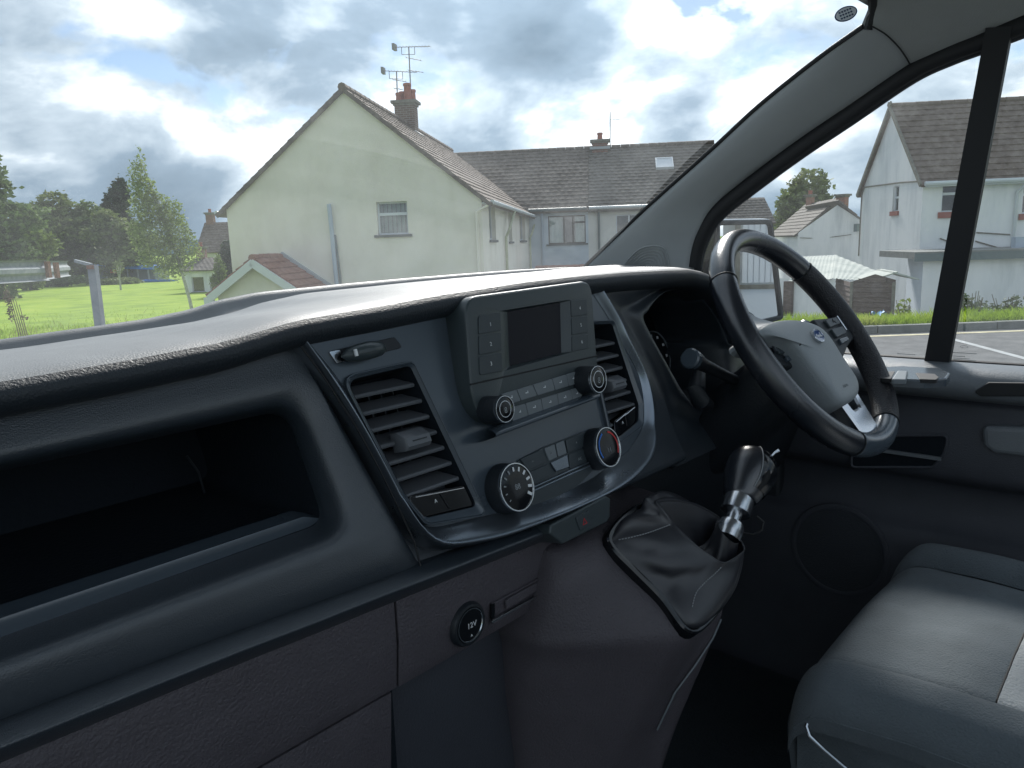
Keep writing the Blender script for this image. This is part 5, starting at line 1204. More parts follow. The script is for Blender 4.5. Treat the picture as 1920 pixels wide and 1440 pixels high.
MB().box(PR + e1_*.15 + e2_*(Lh/2) + Z*(gz_-.02), e1_, e2_, Z, .15, Lh/2, .02).build('soffit', 'gutter_white', cream, smooth=False)
tube('gutter', [PR - e1_*(W+.30) - e2_*.05 + Z*gz_, PR - e1_*(W+.30) + e2_*Lh + Z*gz_], .065, 'gutter_white', cream, n=10)
for px_, mt in ((944, 'pipe_cream'), (990, 'pipe_cream')):
    b = SW.hit(px_, 430)[0]; q = PR + e2_*b + e1_*.08
    tube('downpipe', [q + e1_*.22 + e2_*1.0 + Z*(gz_-.02), q + e1_*.10 + Z*(gz_-.75), q + Z*(gz_-.95), q + Z*(-1.2)], .05, mt, cream, n=8)
q = PR - e1_*.14 - e2_*.06; tube('downpipe', [q + e1_*.4 + Z*(gz_-.05), q + Z*(gz_-.25), q - Z*2], .045, 'cream_render', cream, n=8)
CH = apex + e2_*4.55; c_ch = pt(764, 200, (CH-CAM).dot(FH)); bb_ = 4.6
for _ in range(12):   # slide the stack along the ridge until it stands under its place in the view
    q = PR - e1_*(W/2) + e2_*bb_ + Z*RZ - CAM; x = 960 + FPX*q.dot(RGT)/q.dot(FWD); bb_ += (764-x)*.02
ch_c = PR - e1_*(W/2) + e2_*bb_; dch = (ch_c-CAM).dot(FH); zt = pz(764, 196, dch)
brickmat('chimney_brick', e1_, (.10, .062, .05), (.16, .105, .085), (.22, .19, .17))
chimney(ch_c, e1_, .72, .58, RZ-.9, zt, cream, 'chimney_brick', ((-.12, .05, .13, .36), (.10, -.05, .14, .62), (.26, .08, .11, .42), (-.22, -.1, .11, .30)))
fq = ch_c + e1_*.46; MB().box(Vector((fq.x, fq.y, RZ-.30)), (e1_ - Z*.7).normalized(), e2_, (Z + e1_*.7).normalized(), .12, .36, .02).build('flashing', 'flashing', cream, smooth=False)
ab0 = Vector((ch_c.x, ch_c.y, zt+.10))
t1 = pt(773, 88, dch); aerial('television_aerial', 'tall two-boom television aerial on the brick chimney of the cream house', ab0 + e1_*.16 + e2_*.2, Vector(((ab0 + e1_*.16).x, (ab0 + e1_*.16).y, t1.z+.05)) + e2_*.2 + e1_*.02, [(1.0, e1_*.95 - e2_*.1 - Z*.06, .55, .80, 12, .32, True), (.80, e1_ - Z*.25, .12, .45, 5, .25, False), (.58, e1_ - Z*.2, .05, .5, 5, .22, False)])
aerial('television_aerial', 'shorter television aerial beside the taller one on the cream house chimney', ab0 - e1_*.33 + e2_*.1, ab0 - e1_*.30 + Z*(pz(742, 135, dch)-zt-.05) + e2_*.1, [(1.0, e1_ - Z*.10, .50, .75, 12, .30, True), (.72, e1_ - Z*.2, .15, .35, 5, .25, False), (.45, e1_ - Z*.2, .12, .2, 4, .25, False)])
# white vent pipe up the gable
va = gx(619, 383); vb = gx(636, 560)
tube('vent_pipe', [GW.p(va[0], va[1], .10), GW.p(va[0]+.02, va[1]-.6, .10), GW.p(vb[0], vb[1], .10), GW.p(vb[0]+.1, vb[1]-1.5, .10)], .062, 'pipe_blue', cream, n=10)
c_ = gx(629, 440); tube('vent_pipe', [GW.p(c_[0], c_[1], .05), GW.p(c_[0]+.05, c_[1]-.9, .05), GW.p(c_[0]+.12, c_[1]-3, .05)], .03, 'gutter_grey', cream, n=8)
# ---- red-tiled lean-to garage against the gable
AF = 1.95; aR = solve(528, 0, 1.5); aF = solve(472, -AF, 1.5); aa = (aR+aF)/2
rz_f = pt(472, 485, (PR + e1_*aa - e2_*AF - CAM).dot(FH)).z; hw = aa - solve(386, -AF, .6); ez_f = pt(386, 556, (PR + e1_*(aa-hw) - e2_*AF - CAM).dot(FH)).z
annex = thing('porch_annex', 'small cream annex with red tiled pitched roof and white bargeboards', 'annex', tuple(PR + e1_*aa - e2_*AF*.5 + Z*BZ))
AO = PR + e1_*(aa-hw) - e2_*AF; AFm = Frame(AO, e1_, Z); inw = .22
wallpart('wall', Frame(AO + e2_*.2, e1_, Z), [(inw, BZ), (2*hw-inw, BZ), (2*hw-inw, ez_f+.05), (hw, rz_f-.12), (inw, ez_f+.05)], [], 'cream_render', annex)
for s, o in ((1, AO + e1_*(2*hw-inw) + e2_*.2), (-1, AO + e1_*inw + e2_*AF)): wallpart('wall', Frame(o, e2_*s, Z), rect(0, AF-.2, BZ, ez_f+.05), [], 'cream_render', annex)
for s in (1, -1):
    upv = (-e1_*s*hw + Z*(rz_f-ez_f)); fr_ = Frame(PR + Z*ez_f + e1_*(aa + s*hw) - e2_*(AF if s > 0 else 0), e2_*s, upv)
    nc = 6; cs = upv.length/nc
    for i in range(nc):   # each course of tiles a piece of its own
        sub = Frame(fr_.p(0, i*cs, .02), fr_.ex, fr_.ey); roof('tile_course', sub, AF, cs*1.02, 'tile_red', annex, course=cs*1.02, tile=.33, thick=.03)
    bo_ = fr_.p(-.03 if s > 0 else AF+.03, 0, -.10); MB().box(bo_ + upv*.5, fr_.ex, fr_.ey, fr_.n, .025, upv.length/2-.03, .10).build('bargeboard', 'upvc', annex, smooth=False)
    MB().box(PR + e1_*(aa + s*(hw-.06)) - e2_*(AF-.02) + Z*(ez_f-.14), e1_, e2_, Z, .12, .08, .11).build('eaves_box', 'upvc', annex, smooth=False)
ridge_tiles(PR + e1_*aa - e2_*(AF+.03) + Z*(rz_f+.05), PR + e1_*aa - e2_*.02 + Z*(rz_f+.05), annex, 'tile_red', .10)
upv = (-e1_*hw + Z*(rz_f-ez_f)); fl_ = PR + e1_*(aa+hw*.5) - e2_*.05 + Z*((rz_f+ez_f)/2+.10); MB().box(fl_, upv.normalized(), e2_, upv.normalized().cross(e2_), upv.length/2, .05, .06).build('lead_flashing', 'flashing', annex, smooth=False)
# ---- terrace across the end of the cream house
TB = 13.9; TO = PR + e2_*TB; ta0 = .02; ta1 = Frame(TO, e1_, Z).hit(1362, 420)[0]
terr = thing('terrace_row', 'long terrace of pale houses with brown and grey tiled roofs', 'terrace', tuple(TO + e1_*8 + Z*BZ))
TW = Frame(TO, e1_, Z); sp_a = TW.hit(1103, 420)[0]
EZ2 = TW.p(*TW.hit(1060, 389)).z
r1w = (TW.hit(1028, 430)[0], TW.hit(1098, 430)[0], TW.hit(1060, 457)[1], TW.hit(1060, 404)[1]); r2w = (TW.hit(1155, 430)[0], TW.hit(1204, 430)[0], TW.hit(1175, 452)[1], TW.hit(1175, 402)[1])
wallpart('wall', TW, rect(ta0, sp_a, BZ, EZ2), [rect(*r1w)], 'blue_render', terr); wallpart('wall', TW, rect(sp_a, ta1, BZ, EZ2), [rect(*r2w)], 'pale_render', terr)
window(TW, r1w, terr, 'frame_brown', 'sill_dark', 'blue_render', bars=(.42, .66), hbars=((.75, .66, 1),), blind=[(.02, .40, 'curtain'), (.68, .98, 'curtain')], fw=.07, dep=.08)
window(TW, r2w, terr, 'upvc', 'sill_dark', 'pale_render', bars=(.5,), fw=.07, dep=.08)
TDp = 4.2; rz2 = pt(1000, 283, (TO + e2_*TDp + e1_*2 - CAM).dot(FH)).z; upt = e2_*TDp + Z*(rz2-EZ2); ovt = .35
TR = Frame(TO + Z*EZ2 - upt.normalized()*ovt, e1_, upt)
roof('roof', TR, sp_a - (-7), upt.length+ovt, 'tile_dark', terr, x0=-7, course=.32, tile=.34); roof('roof', Frame(TR.p(0, 0, -.04), e1_, upt), ta1-sp_a, upt.length+ovt, 'tile_grey', terr, x0=sp_a+.01, course=.28, tile=.32)
back = -e2_*TDp + Z*(rz2-EZ2); roof('roof', Frame(TO + Z*EZ2 + e2_*2*TDp + e1_*ta1, -e1_, back), ta1+7, back.length, 'tile_grey', terr)
ridge_tiles(TO + e2_*TDp + Z*(rz2+.05) - e1_*7, TO + e2_*TDp + Z*(rz2+.05) + e1_*ta1, terr, 'tile_dark')
for a, b, mt in ((ta0, sp_a-.05, 'gutter_grey'), (sp_a+.05, ta1, 'gutter_white')): tube('gutter', [TO - e2_*.34 + e1_*a + Z*(EZ2-.08), TO - e2_*.34 + e1_*b + Z*(EZ2-.08)], .07, mt, terr, n=8)
for px_, mt in ((1017, 'pipe_blue'), (1123, 'gutter_grey')): a = TW.hit(px_, 430)[0]; tube('downpipe', [TO - e2_*.3 + e1_*a + Z*(EZ2-.1), TO - e2_*.08 + e1_*a + Z*(EZ2-.4), TO - e2_*.08 + e1_*a + Z*BZ], .05, mt, terr, n=8)
skf = TR; k = TR.hit(1230, 318); k2 = TR.hit(1261, 298); sk_o = rect(k[0], k2[0], min(k[1], k2[1]), max(k[1], k2[1]))
sk = ringband('skylight', sk_o, inset(sk_o, .09), TR, -.02, .12, 'upvc', terr, bev=.01, smooth=False); plate('pane', inset(sk_o, .08), TR, 0, .08, 'upvc', sk, bev=.01)
tc = TO + e2_*TDp + e1_*0; a = 0
for _ in range(30):
    q = tc + e1_*a + Z*rz2 - CAM; x = 960 + FPX*q.dot(RGT)/q.dot(FWD); a += (1125-x)*.02
tcc = tc + e1_*a; dtc = (tcc-CAM).dot(FH); brickmat('terrace_brick', e1_, (.20, .075, .055), (.26, .11, .08), (.20, .17, .15)); ztc = pz(1125, 267, dtc)
chimney(tcc, e1_, .75, .6, rz2-.5, ztc, terr, 'terrace_brick', ((0, 0, .13, .36),)); MB().box(tcc + Z*(rz2-.02) - e2_*.35, e1_, e2_, Z, .5, .06, .06).build('flashing', 'flashing', terr, smooth=False)
mb_ = pt(1144, 282, dtc); mt_ = pt(1144, 210, dtc); aerial('mast_aerial', 'thin tall aerial mast on the terrace roof ridge', mb_, mt_, [(.80, e1_, .0, .45, 4, .3, False)])
# low red roof in front of the terrace
lt_ = thing('outhouse', 'low outhouse with reddish roof just showing above the dashboard', 'outhouse', tuple(PR + e2_*9.5 + e1_*3 + Z*BZ))
lo = PR + e2_*9.0 + e1_*.5; zr = pz(1000, 499.5, (lo + e2_*2 + e1_*2 - CAM).dot(FH)); upo = e2_*2.0 + Z*.7
roof('roof', Frame(lo + Z*(zr-.7), e1_, upo), 4.6, upo.length, 'tile_red', lt_); wallpart('wall', Frame(lo + e2_*.2 + e1_*.2, e1_, Z), rect(0, 4.2, BZ, zr-.66), [], 'blue_render', lt_)
# ---- big white house on the right
def Lat(px, dep): return (pt(px, hz_y(px), dep)-CAM).dot(LT)
Q0 = flat(1726, 27.0, 0); latQ = (Q0-CAM).dot(LT); Q1 = flat(1612, 33.3, 0); eg = (Q1-Q0).normalized(); Wg = (Q1-Q0).length; ef = (LT*eg.dot(FH) - FH*eg.dot(LT)).normalized()
wz = -1.95; wh = thing('white_house', 'large white rendered house with brown tiled roof beyond the verge', 'house', tuple(Q0 + eg*3 + ef*5 + Z*wz))
GFw = Frame(Q1, -eg, Z); FFw = Frame(Q0, ef, Z); ezw = pt(1726, 340, 27).z; rzw = pt(1673, 200, (Q0+Q1-CAM*2).dot(FH)/2).z; Lw = 12.5
def wrct(fr, xa, xb, ya, yb): A0, B0 = fr.hit(xa, (ya+yb)/2), fr.hit(xb, (ya+yb)/2); return (A0[0], B0[0], fr.hit((xa+xb)/2, yb)[1], fr.hit((xa+xb)/2, ya)[1])
gw_ = wrct(GFw, 1674, 1685, 349, 396); fw1 = wrct(FFw, 1766, 1812, 345, 397); fw2 = wrct(FFw, 1918, 1975, 345, 400)
wallpart('gable_wall', GFw, [(0, wz), (Wg, wz), (Wg, ezw), (Wg/2, rzw-.08), (0, ezw)], [rect(*gw_)], 'white_render', wh)
wallpart('wall', FFw, rect(0, Lw, wz, ezw), [rect(*fw1), rect(*fw2)], 'white_render', wh)
wallpart('wall', Frame(Q1 + ef*Lw, -ef, Z), rect(0, Lw, wz, ezw), [], 'white_render', wh)
wallpart('gable_wall', Frame(Q0 + ef*Lw, eg, Z), [(0, wz), (Wg, wz), (Wg, ezw), (Wg/2, rzw-.08), (0, ezw)], [], 'white_render', wh)
window(GFw, gw_, wh, 'upvc', 'sill_red', 'white_render', hbars=((.55, 0, 1),), sill_h=.16, dep=.08, fw=.07)
for r in (fw1, fw2): window(FFw, r, wh, 'upvc', 'sill_red', 'white_render', bars=(), hbars=((.66, 0, 1),), sill_h=.2, dep=.10, fw=.08)
uf = eg*(Wg/2) + Z*(rzw-ezw); ub = -eg*(Wg/2) + Z*(rzw-ezw); ovw = .25
RFw = Frame(Q0 + Z*ezw - ef*.12 - uf.normalized()*ovw, ef, uf); rw = roof('roof', RFw, Lw+.24, uf.length+ovw, 'tile_brown', wh, course=.33, tile=.30); roof('roof', Frame(Q1 + Z*ezw + ef*(Lw+.12) - ub.normalized()*ovw, -ef, ub), Lw+.24, ub.length+ovw, 'tile_brown', wh)
ridge_tiles(Q0 + eg*(Wg/2) - ef*.12 + Z*(rzw+.05), Q0 + eg*(Wg/2) + ef*Lw + Z*(rzw+.05), rw, 'tile_brown')
for s, o, u in ((1, Q0, uf), (-1, Q1, ub)): MB().box(o + Z*ezw - ef*.14 + u*.5, ef, u.normalized(), ef.cross(u.normalized()), .03, u.length/2+.2, .07).build('bargeboard', 'concrete_cap', wh, smooth=False)
tube('gutter', [Q0 - eg*.28 - ef*.05 + Z*(ezw-.10), Q0 - eg*.28 + ef*Lw + Z*(ezw-.10)], .075, 'gutter_white', wh, n=8); MB().box(Q0 - eg*.12 + ef*Lw/2 + Z*(ezw-.12), ef, eg, Z, Lw/2, .14, .09).build('fascia_board', 'gutter_white', wh, smooth=False)
a = FFw.hit(1902, 400)[0]; q = Q0 + ef*a - eg*.08; tube('downpipe', [q - eg*.2 + ef*.25 + Z*(ezw-.12), q + ef*.0 + Z*(ezw-.5), q + Z*wz], .05, 'gutter_white', wh, n=8)
tube('cable', [GFw.p(*GFw.hit(1722, 340), .03), GFw.p(*GFw.hit(1690, 342), .03), GFw.p(*GFw.hit(1622, 351), .03), GFw.p(*GFw.hit(1617, 366), .03), GFw.p(*GFw.hit(1611, 480), .03)], .025, 'concrete_cap', wh, n=6)
for a, b in (((1762, 447), (1800, 461)), ((1828, 452), (1890, 470)), ((1830, 436), (1893, 440))): tube('cable', [FFw.p(*FFw.hit(*a), .03), FFw.p(*FFw.hit(*b), .03)], .022, 'concrete_cap', wh, n=6)
# flat-roofed extension
XO = flat(1735, 24.2, 0); xz = pz(1735, 484, 24.2); xt = thing('flat_extension', 'white flat-roofed extension with grey roof edge below the big white house', 'extension', tuple(XO + ef*4 + Z*wz))
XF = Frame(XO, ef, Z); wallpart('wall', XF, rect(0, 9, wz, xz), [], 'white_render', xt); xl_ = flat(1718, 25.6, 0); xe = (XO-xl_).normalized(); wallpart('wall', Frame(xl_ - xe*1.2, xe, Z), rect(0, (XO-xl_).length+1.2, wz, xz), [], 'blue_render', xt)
MB().box(XO + ef*4.4 + eg*1.3 + Z*(xz+.10), ef, eg, Z, 4.75, 1.55, .10).build('roof_slab', 'kerb', xt, smooth=False); MB().box(XO + ef*4.4 - eg*.26 + Z*(xz+.03), ef, eg, Z, 4.76, .02, .12).build('fascia_board', 'gutter_grey', xt, smooth=False)
bx_ = XO + eg*.4; q = pt(1908, 462, 25); MB().box(q, ef, eg, Z, .14, .14, .30).build('vent_box', 'pipe_blue', xt, smooth=False)
# ---- small white cottage further back, with its tree
K0 = flat(1496, 44, 0); K1 = flat(1614, 41, 0); ek = (K1-K0).normalized(); Wk = (K1-K0).length; nk = Frame(K0, ek, Z).n; kz = -2.2; ezk = pt(1496, 437, 44).z; rzk = pt(1572, 383, 42).z; apk = Frame(K0, ek, Z).hit(1572, 383)[0]
cot = thing('white_cottage', 'smaller white gabled house with dark roof and two brick chimneys', 'house', tuple((K0+K1)/2 + Z*kz))
wallpart('gable_wall', Frame(K0, ek, Z), [(0, kz), (Wk, kz), (Wk, ezk+.6), (apk, rzk), (0, ezk)], [], 'white_render', cot)
bk_ = flat(1448, 52, 0) - K0; bl_ = bk_.length; upk = ek*apk + Z*(rzk-ezk)
RK = Frame(K0 + Z*ezk + bk_.normalized()*(bl_+.2) - upk.normalized()*.3, -bk_, upk); rk = roof('roof', RK, bl_+.4, upk.length+.3, 'tile_grey', cot); upk2 = -ek*(Wk-apk) + Z*(rzk-ezk-.6); roof('roof', Frame(K1 + Z*(ezk+.6), bk_, upk2), bl_, upk2.length, 'tile_grey', cot)
wallpart('wall', Frame(K0 + bk_, -bk_, Z), rect(0, bl_, kz, ezk), [], 'white_render', cot)
brickmat('cottage_brick', ek, (.28, .12, .08), (.34, .16, .11), (.25, .2, .17))
for px_, d_, w_ in ((1577, 43, .5), (1517, 50, .36)): c_ = flat(px_, d_, 0); chimney(c_, ek, w_, .4, rzk-.5, pz(px_, 368, d_), cot, 'cottage_brick', ((0, 0, .12, .25),) if px_ < 1550 else ())
tube('wall_cable', [pt(1500, 446, 43.8), pt(1540, 447, 42.9), pt(1596, 440, 41.3)], .02, 'concrete_cap', cot, n=5); MB().box(pt(1606, 427, 41.0), ek, nk, Z, .1, .1, .2).build('lamp_box', 'gutter_grey', cot, smooth=False)
bt_ = flat(1510, 62, -2.2); tree('round_tree', 'round green tree standing behind the white cottage', bt_, pt(1515, 305, 62).z, [(0, 0, .60, 2.1, 1.9), (-1.4, .3, .42, 1.6, 1.6), (1.4, -.2, .50, 1.5, 1.7), (.2, 0, .82, 1.5, 1.2), (-1.0, 0, .66, 1.3, 1.3), (.3, 0, .30, 2.0, 1.3)], 'leaf_olive', 9000, .20, .22, seed=5)
# dark roof glimpsed above the door mirror
dk = flat(1400, 48, 0); far_h = thing('distant_roof_house', 'grey-roofed house partly hidden behind the pillar and mirror', 'house', tuple(dk + Z*-2)); zt_ = pz(1400, 368, 48); zb_ = pz(1400, 420, 48); uq = FH*2.4 + Z*(zt_-zb_)
roof('roof', Frame(flat(1345, 48, zb_), LT, uq), 3.6, uq.length, 'tile_grey', far_h); wallpart('wall', Frame(flat(1345, 48.2, 0), LT, Z), rect(0, 3.4, -2.2, zb_+.1), [], 'white_render', far_h)
# ---- corrugated garage and timber shed
SZ = -1.75
G0 = flat(1480, 22.5, 0); G1 = flat(1570, 21.2, 0); ew = (G1-G0).normalized(); Lg = (G1-G0).length; gar = thing('corrugated_shed', 'low white outbuilding with pale corrugated sheet roof beside the shed', 'outbuilding', tuple((G0+G1)/2 + Z*SZ))
zl = pz(1500, 522, 22.3); wallpart('wall', Frame(G0, ew, Z), rect(-.4, Lg, SZ, zl), [], 'white_render', gar)
def corr(name, c4, par, mt='corrugated', n=60, amp=.012):
    a, b, c, d = c4; nn = (b-a).cross(d-a).normalized(); nn = nn if nn.z > 0 else -nn; rows = [[a.lerp(b, i/n).lerp(d.lerp(c, i/n), k/4) + nn*amp*math.sin(i*1.5) for i in range(n+1)] for k in range(5)]; v, f = grid(rows); return mesh(name, v, f, mt, par, sharp=0)
corr('roof_sheet', (pt(1478, 527, 22.3), pt(1560, 523, 21.2), pt(1566, 478, 25.6), pt(1502, 481, 25.8)), gar, n=44, amp=.010); corr('roof_sheet', (pt(1560, 522, 21.2), pt(1612, 525, 20.6), pt(1652, 511, 23.0), pt(1566, 477.5, 25.6)), gar, n=30, amp=.010)
box_c = flat(1378+92, 21.5, 0); MB().box(pt(1478, 560, 22.4), ew, Z.cross(ew), Z, .14, .05, .5).build('door', 'shed_wood', gar, smooth=False)
S0 = flat(1601, 20.0, 0); S1 = flat(1684, 19.2, 0); es = (S1-S0).normalized(); Ls = (S1-S0).length; shed = thing('timber_shed', 'small weathered brown timber shed with horizontal boards', 'shed', tuple((S0+S1)/2 + Z*SZ))
SFr = Frame(S0, es, Z); sl_, srt, sap = SFr.hit(1604, 528)[1], SFr.hit(1684, 525)[1], SFr.hit(1640, 514); nB = 10; zb = SZ+.2
MB().add([SFr.p(0, SZ, -.03), SFr.p(Ls, SZ, -.03), SFr.p(Ls, srt, -.03), SFr.p(sap[0], sap[1], -.03), SFr.p(0, sl_, -.03)], [(0, 1, 2, 3, 4)]).build('back_board', 'shed_wood', shed, smooth=False)
bh = .125; y = SZ
while y < sap[1]-.03:
    ytop = y+bh; xa, xb = 0.0, Ls
    if ytop > sl_: xa = sap[0]*(min(ytop, sap[1])-sl_)/(sap[1]-sl_)
    if ytop > srt: xb = Ls - (Ls-sap[0])*(min(ytop, sap[1])-srt)/(sap[1]-srt)
    if xb-xa > .05: MB().add([SFr.p(xa, y, .026), SFr.p(xb, y, .026), SFr.p(xb, ytop-.008, .006), SFr.p(xa, ytop-.008, .006), SFr.p(xa, y, -.01), SFr.p(xb, y, -.01)], [(0, 1, 2, 3), (0, 1, 5, 4)]).build('board', 'shed_wood', shed, smooth=False)
    y += bh
bs_ = flat(1572, 22.0, 0); lv_ = (S0-bs_); LFr = Frame(bs_, lv_, Z)
for k in range(int((sl_-SZ)/bh)): MB().add([LFr.p(0, SZ+k*bh, .026), LFr.p(lv_.length, SZ+k*bh, .026), LFr.p(lv_.length, SZ+k*bh+bh-.008, .006), LFr.p(0, SZ+k*bh+bh-.008, .006)], [(0, 1, 2, 3)]).build('board', 'shed_wood', shed, smooth=False)
for a, b in ((Vector((0, sl_)), Vector(sap)), (Vector(sap), Vector((Ls, srt)))):
    m_ = (a+b)/2; d = (b-a); e = (SFr.ex*d.x + SFr.ey*d.y).normalized(); MB().box(SFr.p(m_.x, m_.y+.03, -.75), e, -lv_.normalized(), e.cross(lv_.normalized()), d.length/2+.06, .85, .02).build('roof_felt', 'corrugated', shed, smooth=False)
for x_ in (0.02, Ls-.02): MB().box(SFr.p(x_, (SZ+min(sl_, srt))/2, .02), SFr.ex, SFr.ey, SFr.n, .035, (min(sl_, srt)-SZ)/2, .025).build('corner_post', 'concrete_cap', shed, smooth=False)
tarp = thing('blue_sheet', 'crumpled bright blue plastic sheet on the grass by the shed', 'plastic sheet', tuple(pt(1648, 586, 18)))
loft('sheet', [[pt(1634+28*i/10, 588 - 5*math.sin(i*.9+k), 18 + .3*k) + Z*.06*noise.noise(Vector((i*.8, k, 2))) for i in range(11)] for k in range(4)], mat('tarp', (.06, .25, .55), .5) and 'tarp', tarp, sub=2)
# ---- bushes on the verge
def bush(name, label, px0, px1, py_top, dep, mt, n, size, seed, zb=-1.2, group=None):
    c = flat((px0+px1)/2, dep, zb); zt_ = pz((px0+px1)/2, py_top, dep); t = thing(name, label, 'bush', tuple(c), group); w = (flat(px1, dep, 0)-flat(px0, dep, 0)).length/2; rnd = random.Random(seed)
    bl = [(c + LT*rnd.uniform(-.6, .6)*w + Z*(zt_-zb)*rnd.uniform(.25, .7), Vector((w*.5, w*.5, (zt_-zb)*.38))) for _ in range(6)]; v, f = leaves(bl, n, size, seed=seed, shell=.3); mesh('foliage', v, f, mt, t, smooth=False)
    for k in range(9): e = c + LT*rnd.uniform(-1, 1)*w + Z*(zt_-zb)*rnd.uniform(.7, 1.05); tube('stem', [c, c.lerp(e, .5)+LT*.03, e], [.02, .015, .006], 'bark', t, n=4)
bush('leafy_bush', 'grey green leafy bush against the white extension wall', 1800, 1862, 546, 17, 'leaf_grey', 900, .06, 3, -.9); bush('leafy_bush', 'pale leafy bush at the right end of the white extension wall', 1852, 1935, 552, 17.5, 'leaf_grey', 1100, .06, 4, -.9)
bush('weed_clump', 'straggly weeds between the timber shed and white extension', 1684, 1722, 560, 16.5, 'leaf_yellow', 160, .05, 6, -.8)
# ---- galvanised barrier in front of the field
barrier = thing('crash_barrier', 'galvanised steel crash barrier running beside the rough field edge', 'barrier', tuple(flat(60, 14, -.8)))
def wbeam(a, b, par, hgt=.40):
    u = (b-a).normalized(); s = Z.cross(u); pr = [(.0, .5), (.06, .42), (.06, .22), (0, .1), (0, -.1), (.06, -.22), (.06, -.42), (0, -.5)]
    v, f = grid([[a.lerp(b, k/8) + s*x_ + Z*(y_*hgt) for x_, y_ in pr] for k in range(9)]); v2 = [Vector(q) + s*.008 for q in v]; return mesh('rail', v + v2, f + [tuple(i+len(v) for i in q) for q in f], 'galvanised', par, sharp=25)
wbeam(pt(-260, 520, 10.5), pt(92, 507, 15.5), barrier); wbeam(pt(70, 508, 15.5), pt(132, 503, 21), barrier)
for px_, py_, d_ in ((88, 494, 15.4), (104, 496, 16.2), (-150, 505, 11.5)):
    t_ = pt(px_, py_-4, d_); MB().box(Vector((t_.x, t_.y, t_.z-.16)), LT, FH, Z, .035, .05, .16).build('barrier_post', 'rust' if px_ > 80 else 'galvanised', barrier, smooth=False)
gpst = thing('steel_post', 'single galvanised steel post with short rusty angled arm on the verge', 'post', tuple(pt(185, 640, 7.2)))
pa, pb_ = pt(170, 497, 7.2), pt(190, 660, 7.15); du = (pa-pb_).normalized(); wv_ = LT
MB().box((pa+pb_)/2, wv_, du.cross(wv_).normalized(), du, .032, .006, (pa-pb_).length/2).box((pa+pb_)/2 + LT*.029 + FH*.035, wv_, du.cross(wv_).normalized(), du, .005, .035, (pa-pb_).length/2).build('upright', 'galvanised', gpst, smooth=False)
ra, rb = pt(172, 497, 7.2), pt(141, 489, 8.0); MB().box((ra+rb)/2, (rb-ra).normalized(), Z.cross(rb-ra).normalized(), Z, (rb-ra).length/2, .012, .014).build('arm', 'galvanised', gpst, smooth=False)
MB().box(pt(169, 501, 7.17), LT, FH, Z, .032, .006, .018).build('bracket', 'rust', gpst, smooth=False)
# ---- far side of the field
bus = thing('blue_canopy', 'long low building with bright blue roof edge beyond the field', 'canopy', tuple(flat(230, 77, -1)))
c0, c1 = pt(168, 500, 77), pt(286, 502, 77); u = (c1-c0).normalized(); mb__ = (c0+c1)/2
MB().box(mb__ + FH*2, u, FH, Z, (c1-c0).length/2, 2, .17).build('roof_edge', 'blue_paint', bus, smooth=False)
MB().box(mb__ + FH*2.4 - Z*.9, u, FH, Z, (c1-c0).length/2-.2, 1.6, .8).build('dark_front', 'gutter_grey', bus, smooth=False)
for i in range(6): p = c0.lerp(c1, (i+.5)/6) - Z*.8 + FH*.1; MB().box(p, u, FH, Z, .06, .06, .85).build('column', 'galvanised', bus, smooth=False)
MB().box(pt(217, 509, 76.5), u, FH, Z, .5, .05, .16).build('sign_board', 'orange_sign', bus, smooth=False)
skip = thing('blue_skip', 'bright blue skip at the far edge of the field', 'skip', tuple(flat(290, 75, -1))); s0, s1 = pt(263, 531, 75), pt(322, 532, 75)
MB().add([s0 - Z*.3 + LT*.2, s1 - Z*.3 - LT*.2, s1 + Z*.3, s0 + Z*.3, s0 - Z*.3 + LT*.2 + FH*1.5, s1 - Z*.3 - LT*.2 + FH*1.5, s1 + Z*.3 + FH*1.5, s0 + Z*.3 + FH*1.5], [(0, 1, 2, 3), (4, 7, 6, 5), (0, 3, 7, 4), (1, 5, 6, 2), (0, 4, 5, 1)]).build('hull', 'blue_paint', skip, smooth=False)
MB().box((s0+s1)/2 + Z*.29, LT, FH, Z, (s1-s0).length/2+.05, .06, .05).build('rim', 'blue_paint', skip, smooth=False)
tree('field_sapling', 'thin pale staked sapling in front of the blue canopy', flat(219, 60, -1), pt(214, 488, 60).z, [(0, 0, .75, .5, .5), (.1, 0, .95, .4, .3)], 'leaf_olive', 120, .10, .09, 'bark_pale', seed=31)
def row_tree(px, pyt, dep, w, mt, n, size, seed, label, name='field_tree', low=.3, bark='bark', zb=-1.0, tr=.18, narrow=1.0, group='trees beyond the field'):
    b = flat(px, dep, zb); zt_ = pz(px, pyt, dep); Hh = zt_-zb; wm = w/1442*dep/2; rnd = random.Random(seed); bl = []
    for k in range(8):
        fz = low + (.92-low)*k/7; sp_w = wm*(math.sin(math.pi*min(.96, max(.12, (fz-low*.4)/(1.06-low*.4))))**.7); bl.append((rnd.uniform(-.35, .35)*sp_w, rnd.uniform(-.3, .3)*sp_w, fz, sp_w*.72*narrow, Hh*.13))
    return tree(name, label, b, zt_, bl, mt, n, size, tr, bark, seed, group)
row_tree(-12, 292, 52, 215, 'leaf_mid', 13000, .22, 11, 'tall broad tree at the far left edge of the picture', low=.12)
row_tree(50, 400, 66, 120, 'leaf_yellow', 7000, .22, 12, 'lighter green tree low beside the tall left tree', low=.1)
row_tree(105, 366, 80, 150, 'leaf_olive', 9000, .25, 13, 'leftmost rounded tree of the row beyond the field', low=.08)
row_tree(165, 384, 82, 140, 'leaf_mid', 8500, .25, 14, 'middle rounded tree of the row beyond the field', low=.08)
row_tree(214, 398, 78, 120, 'leaf_olive', 7500, .24, 15, 'low tree standing just left of the birch', low=.08)
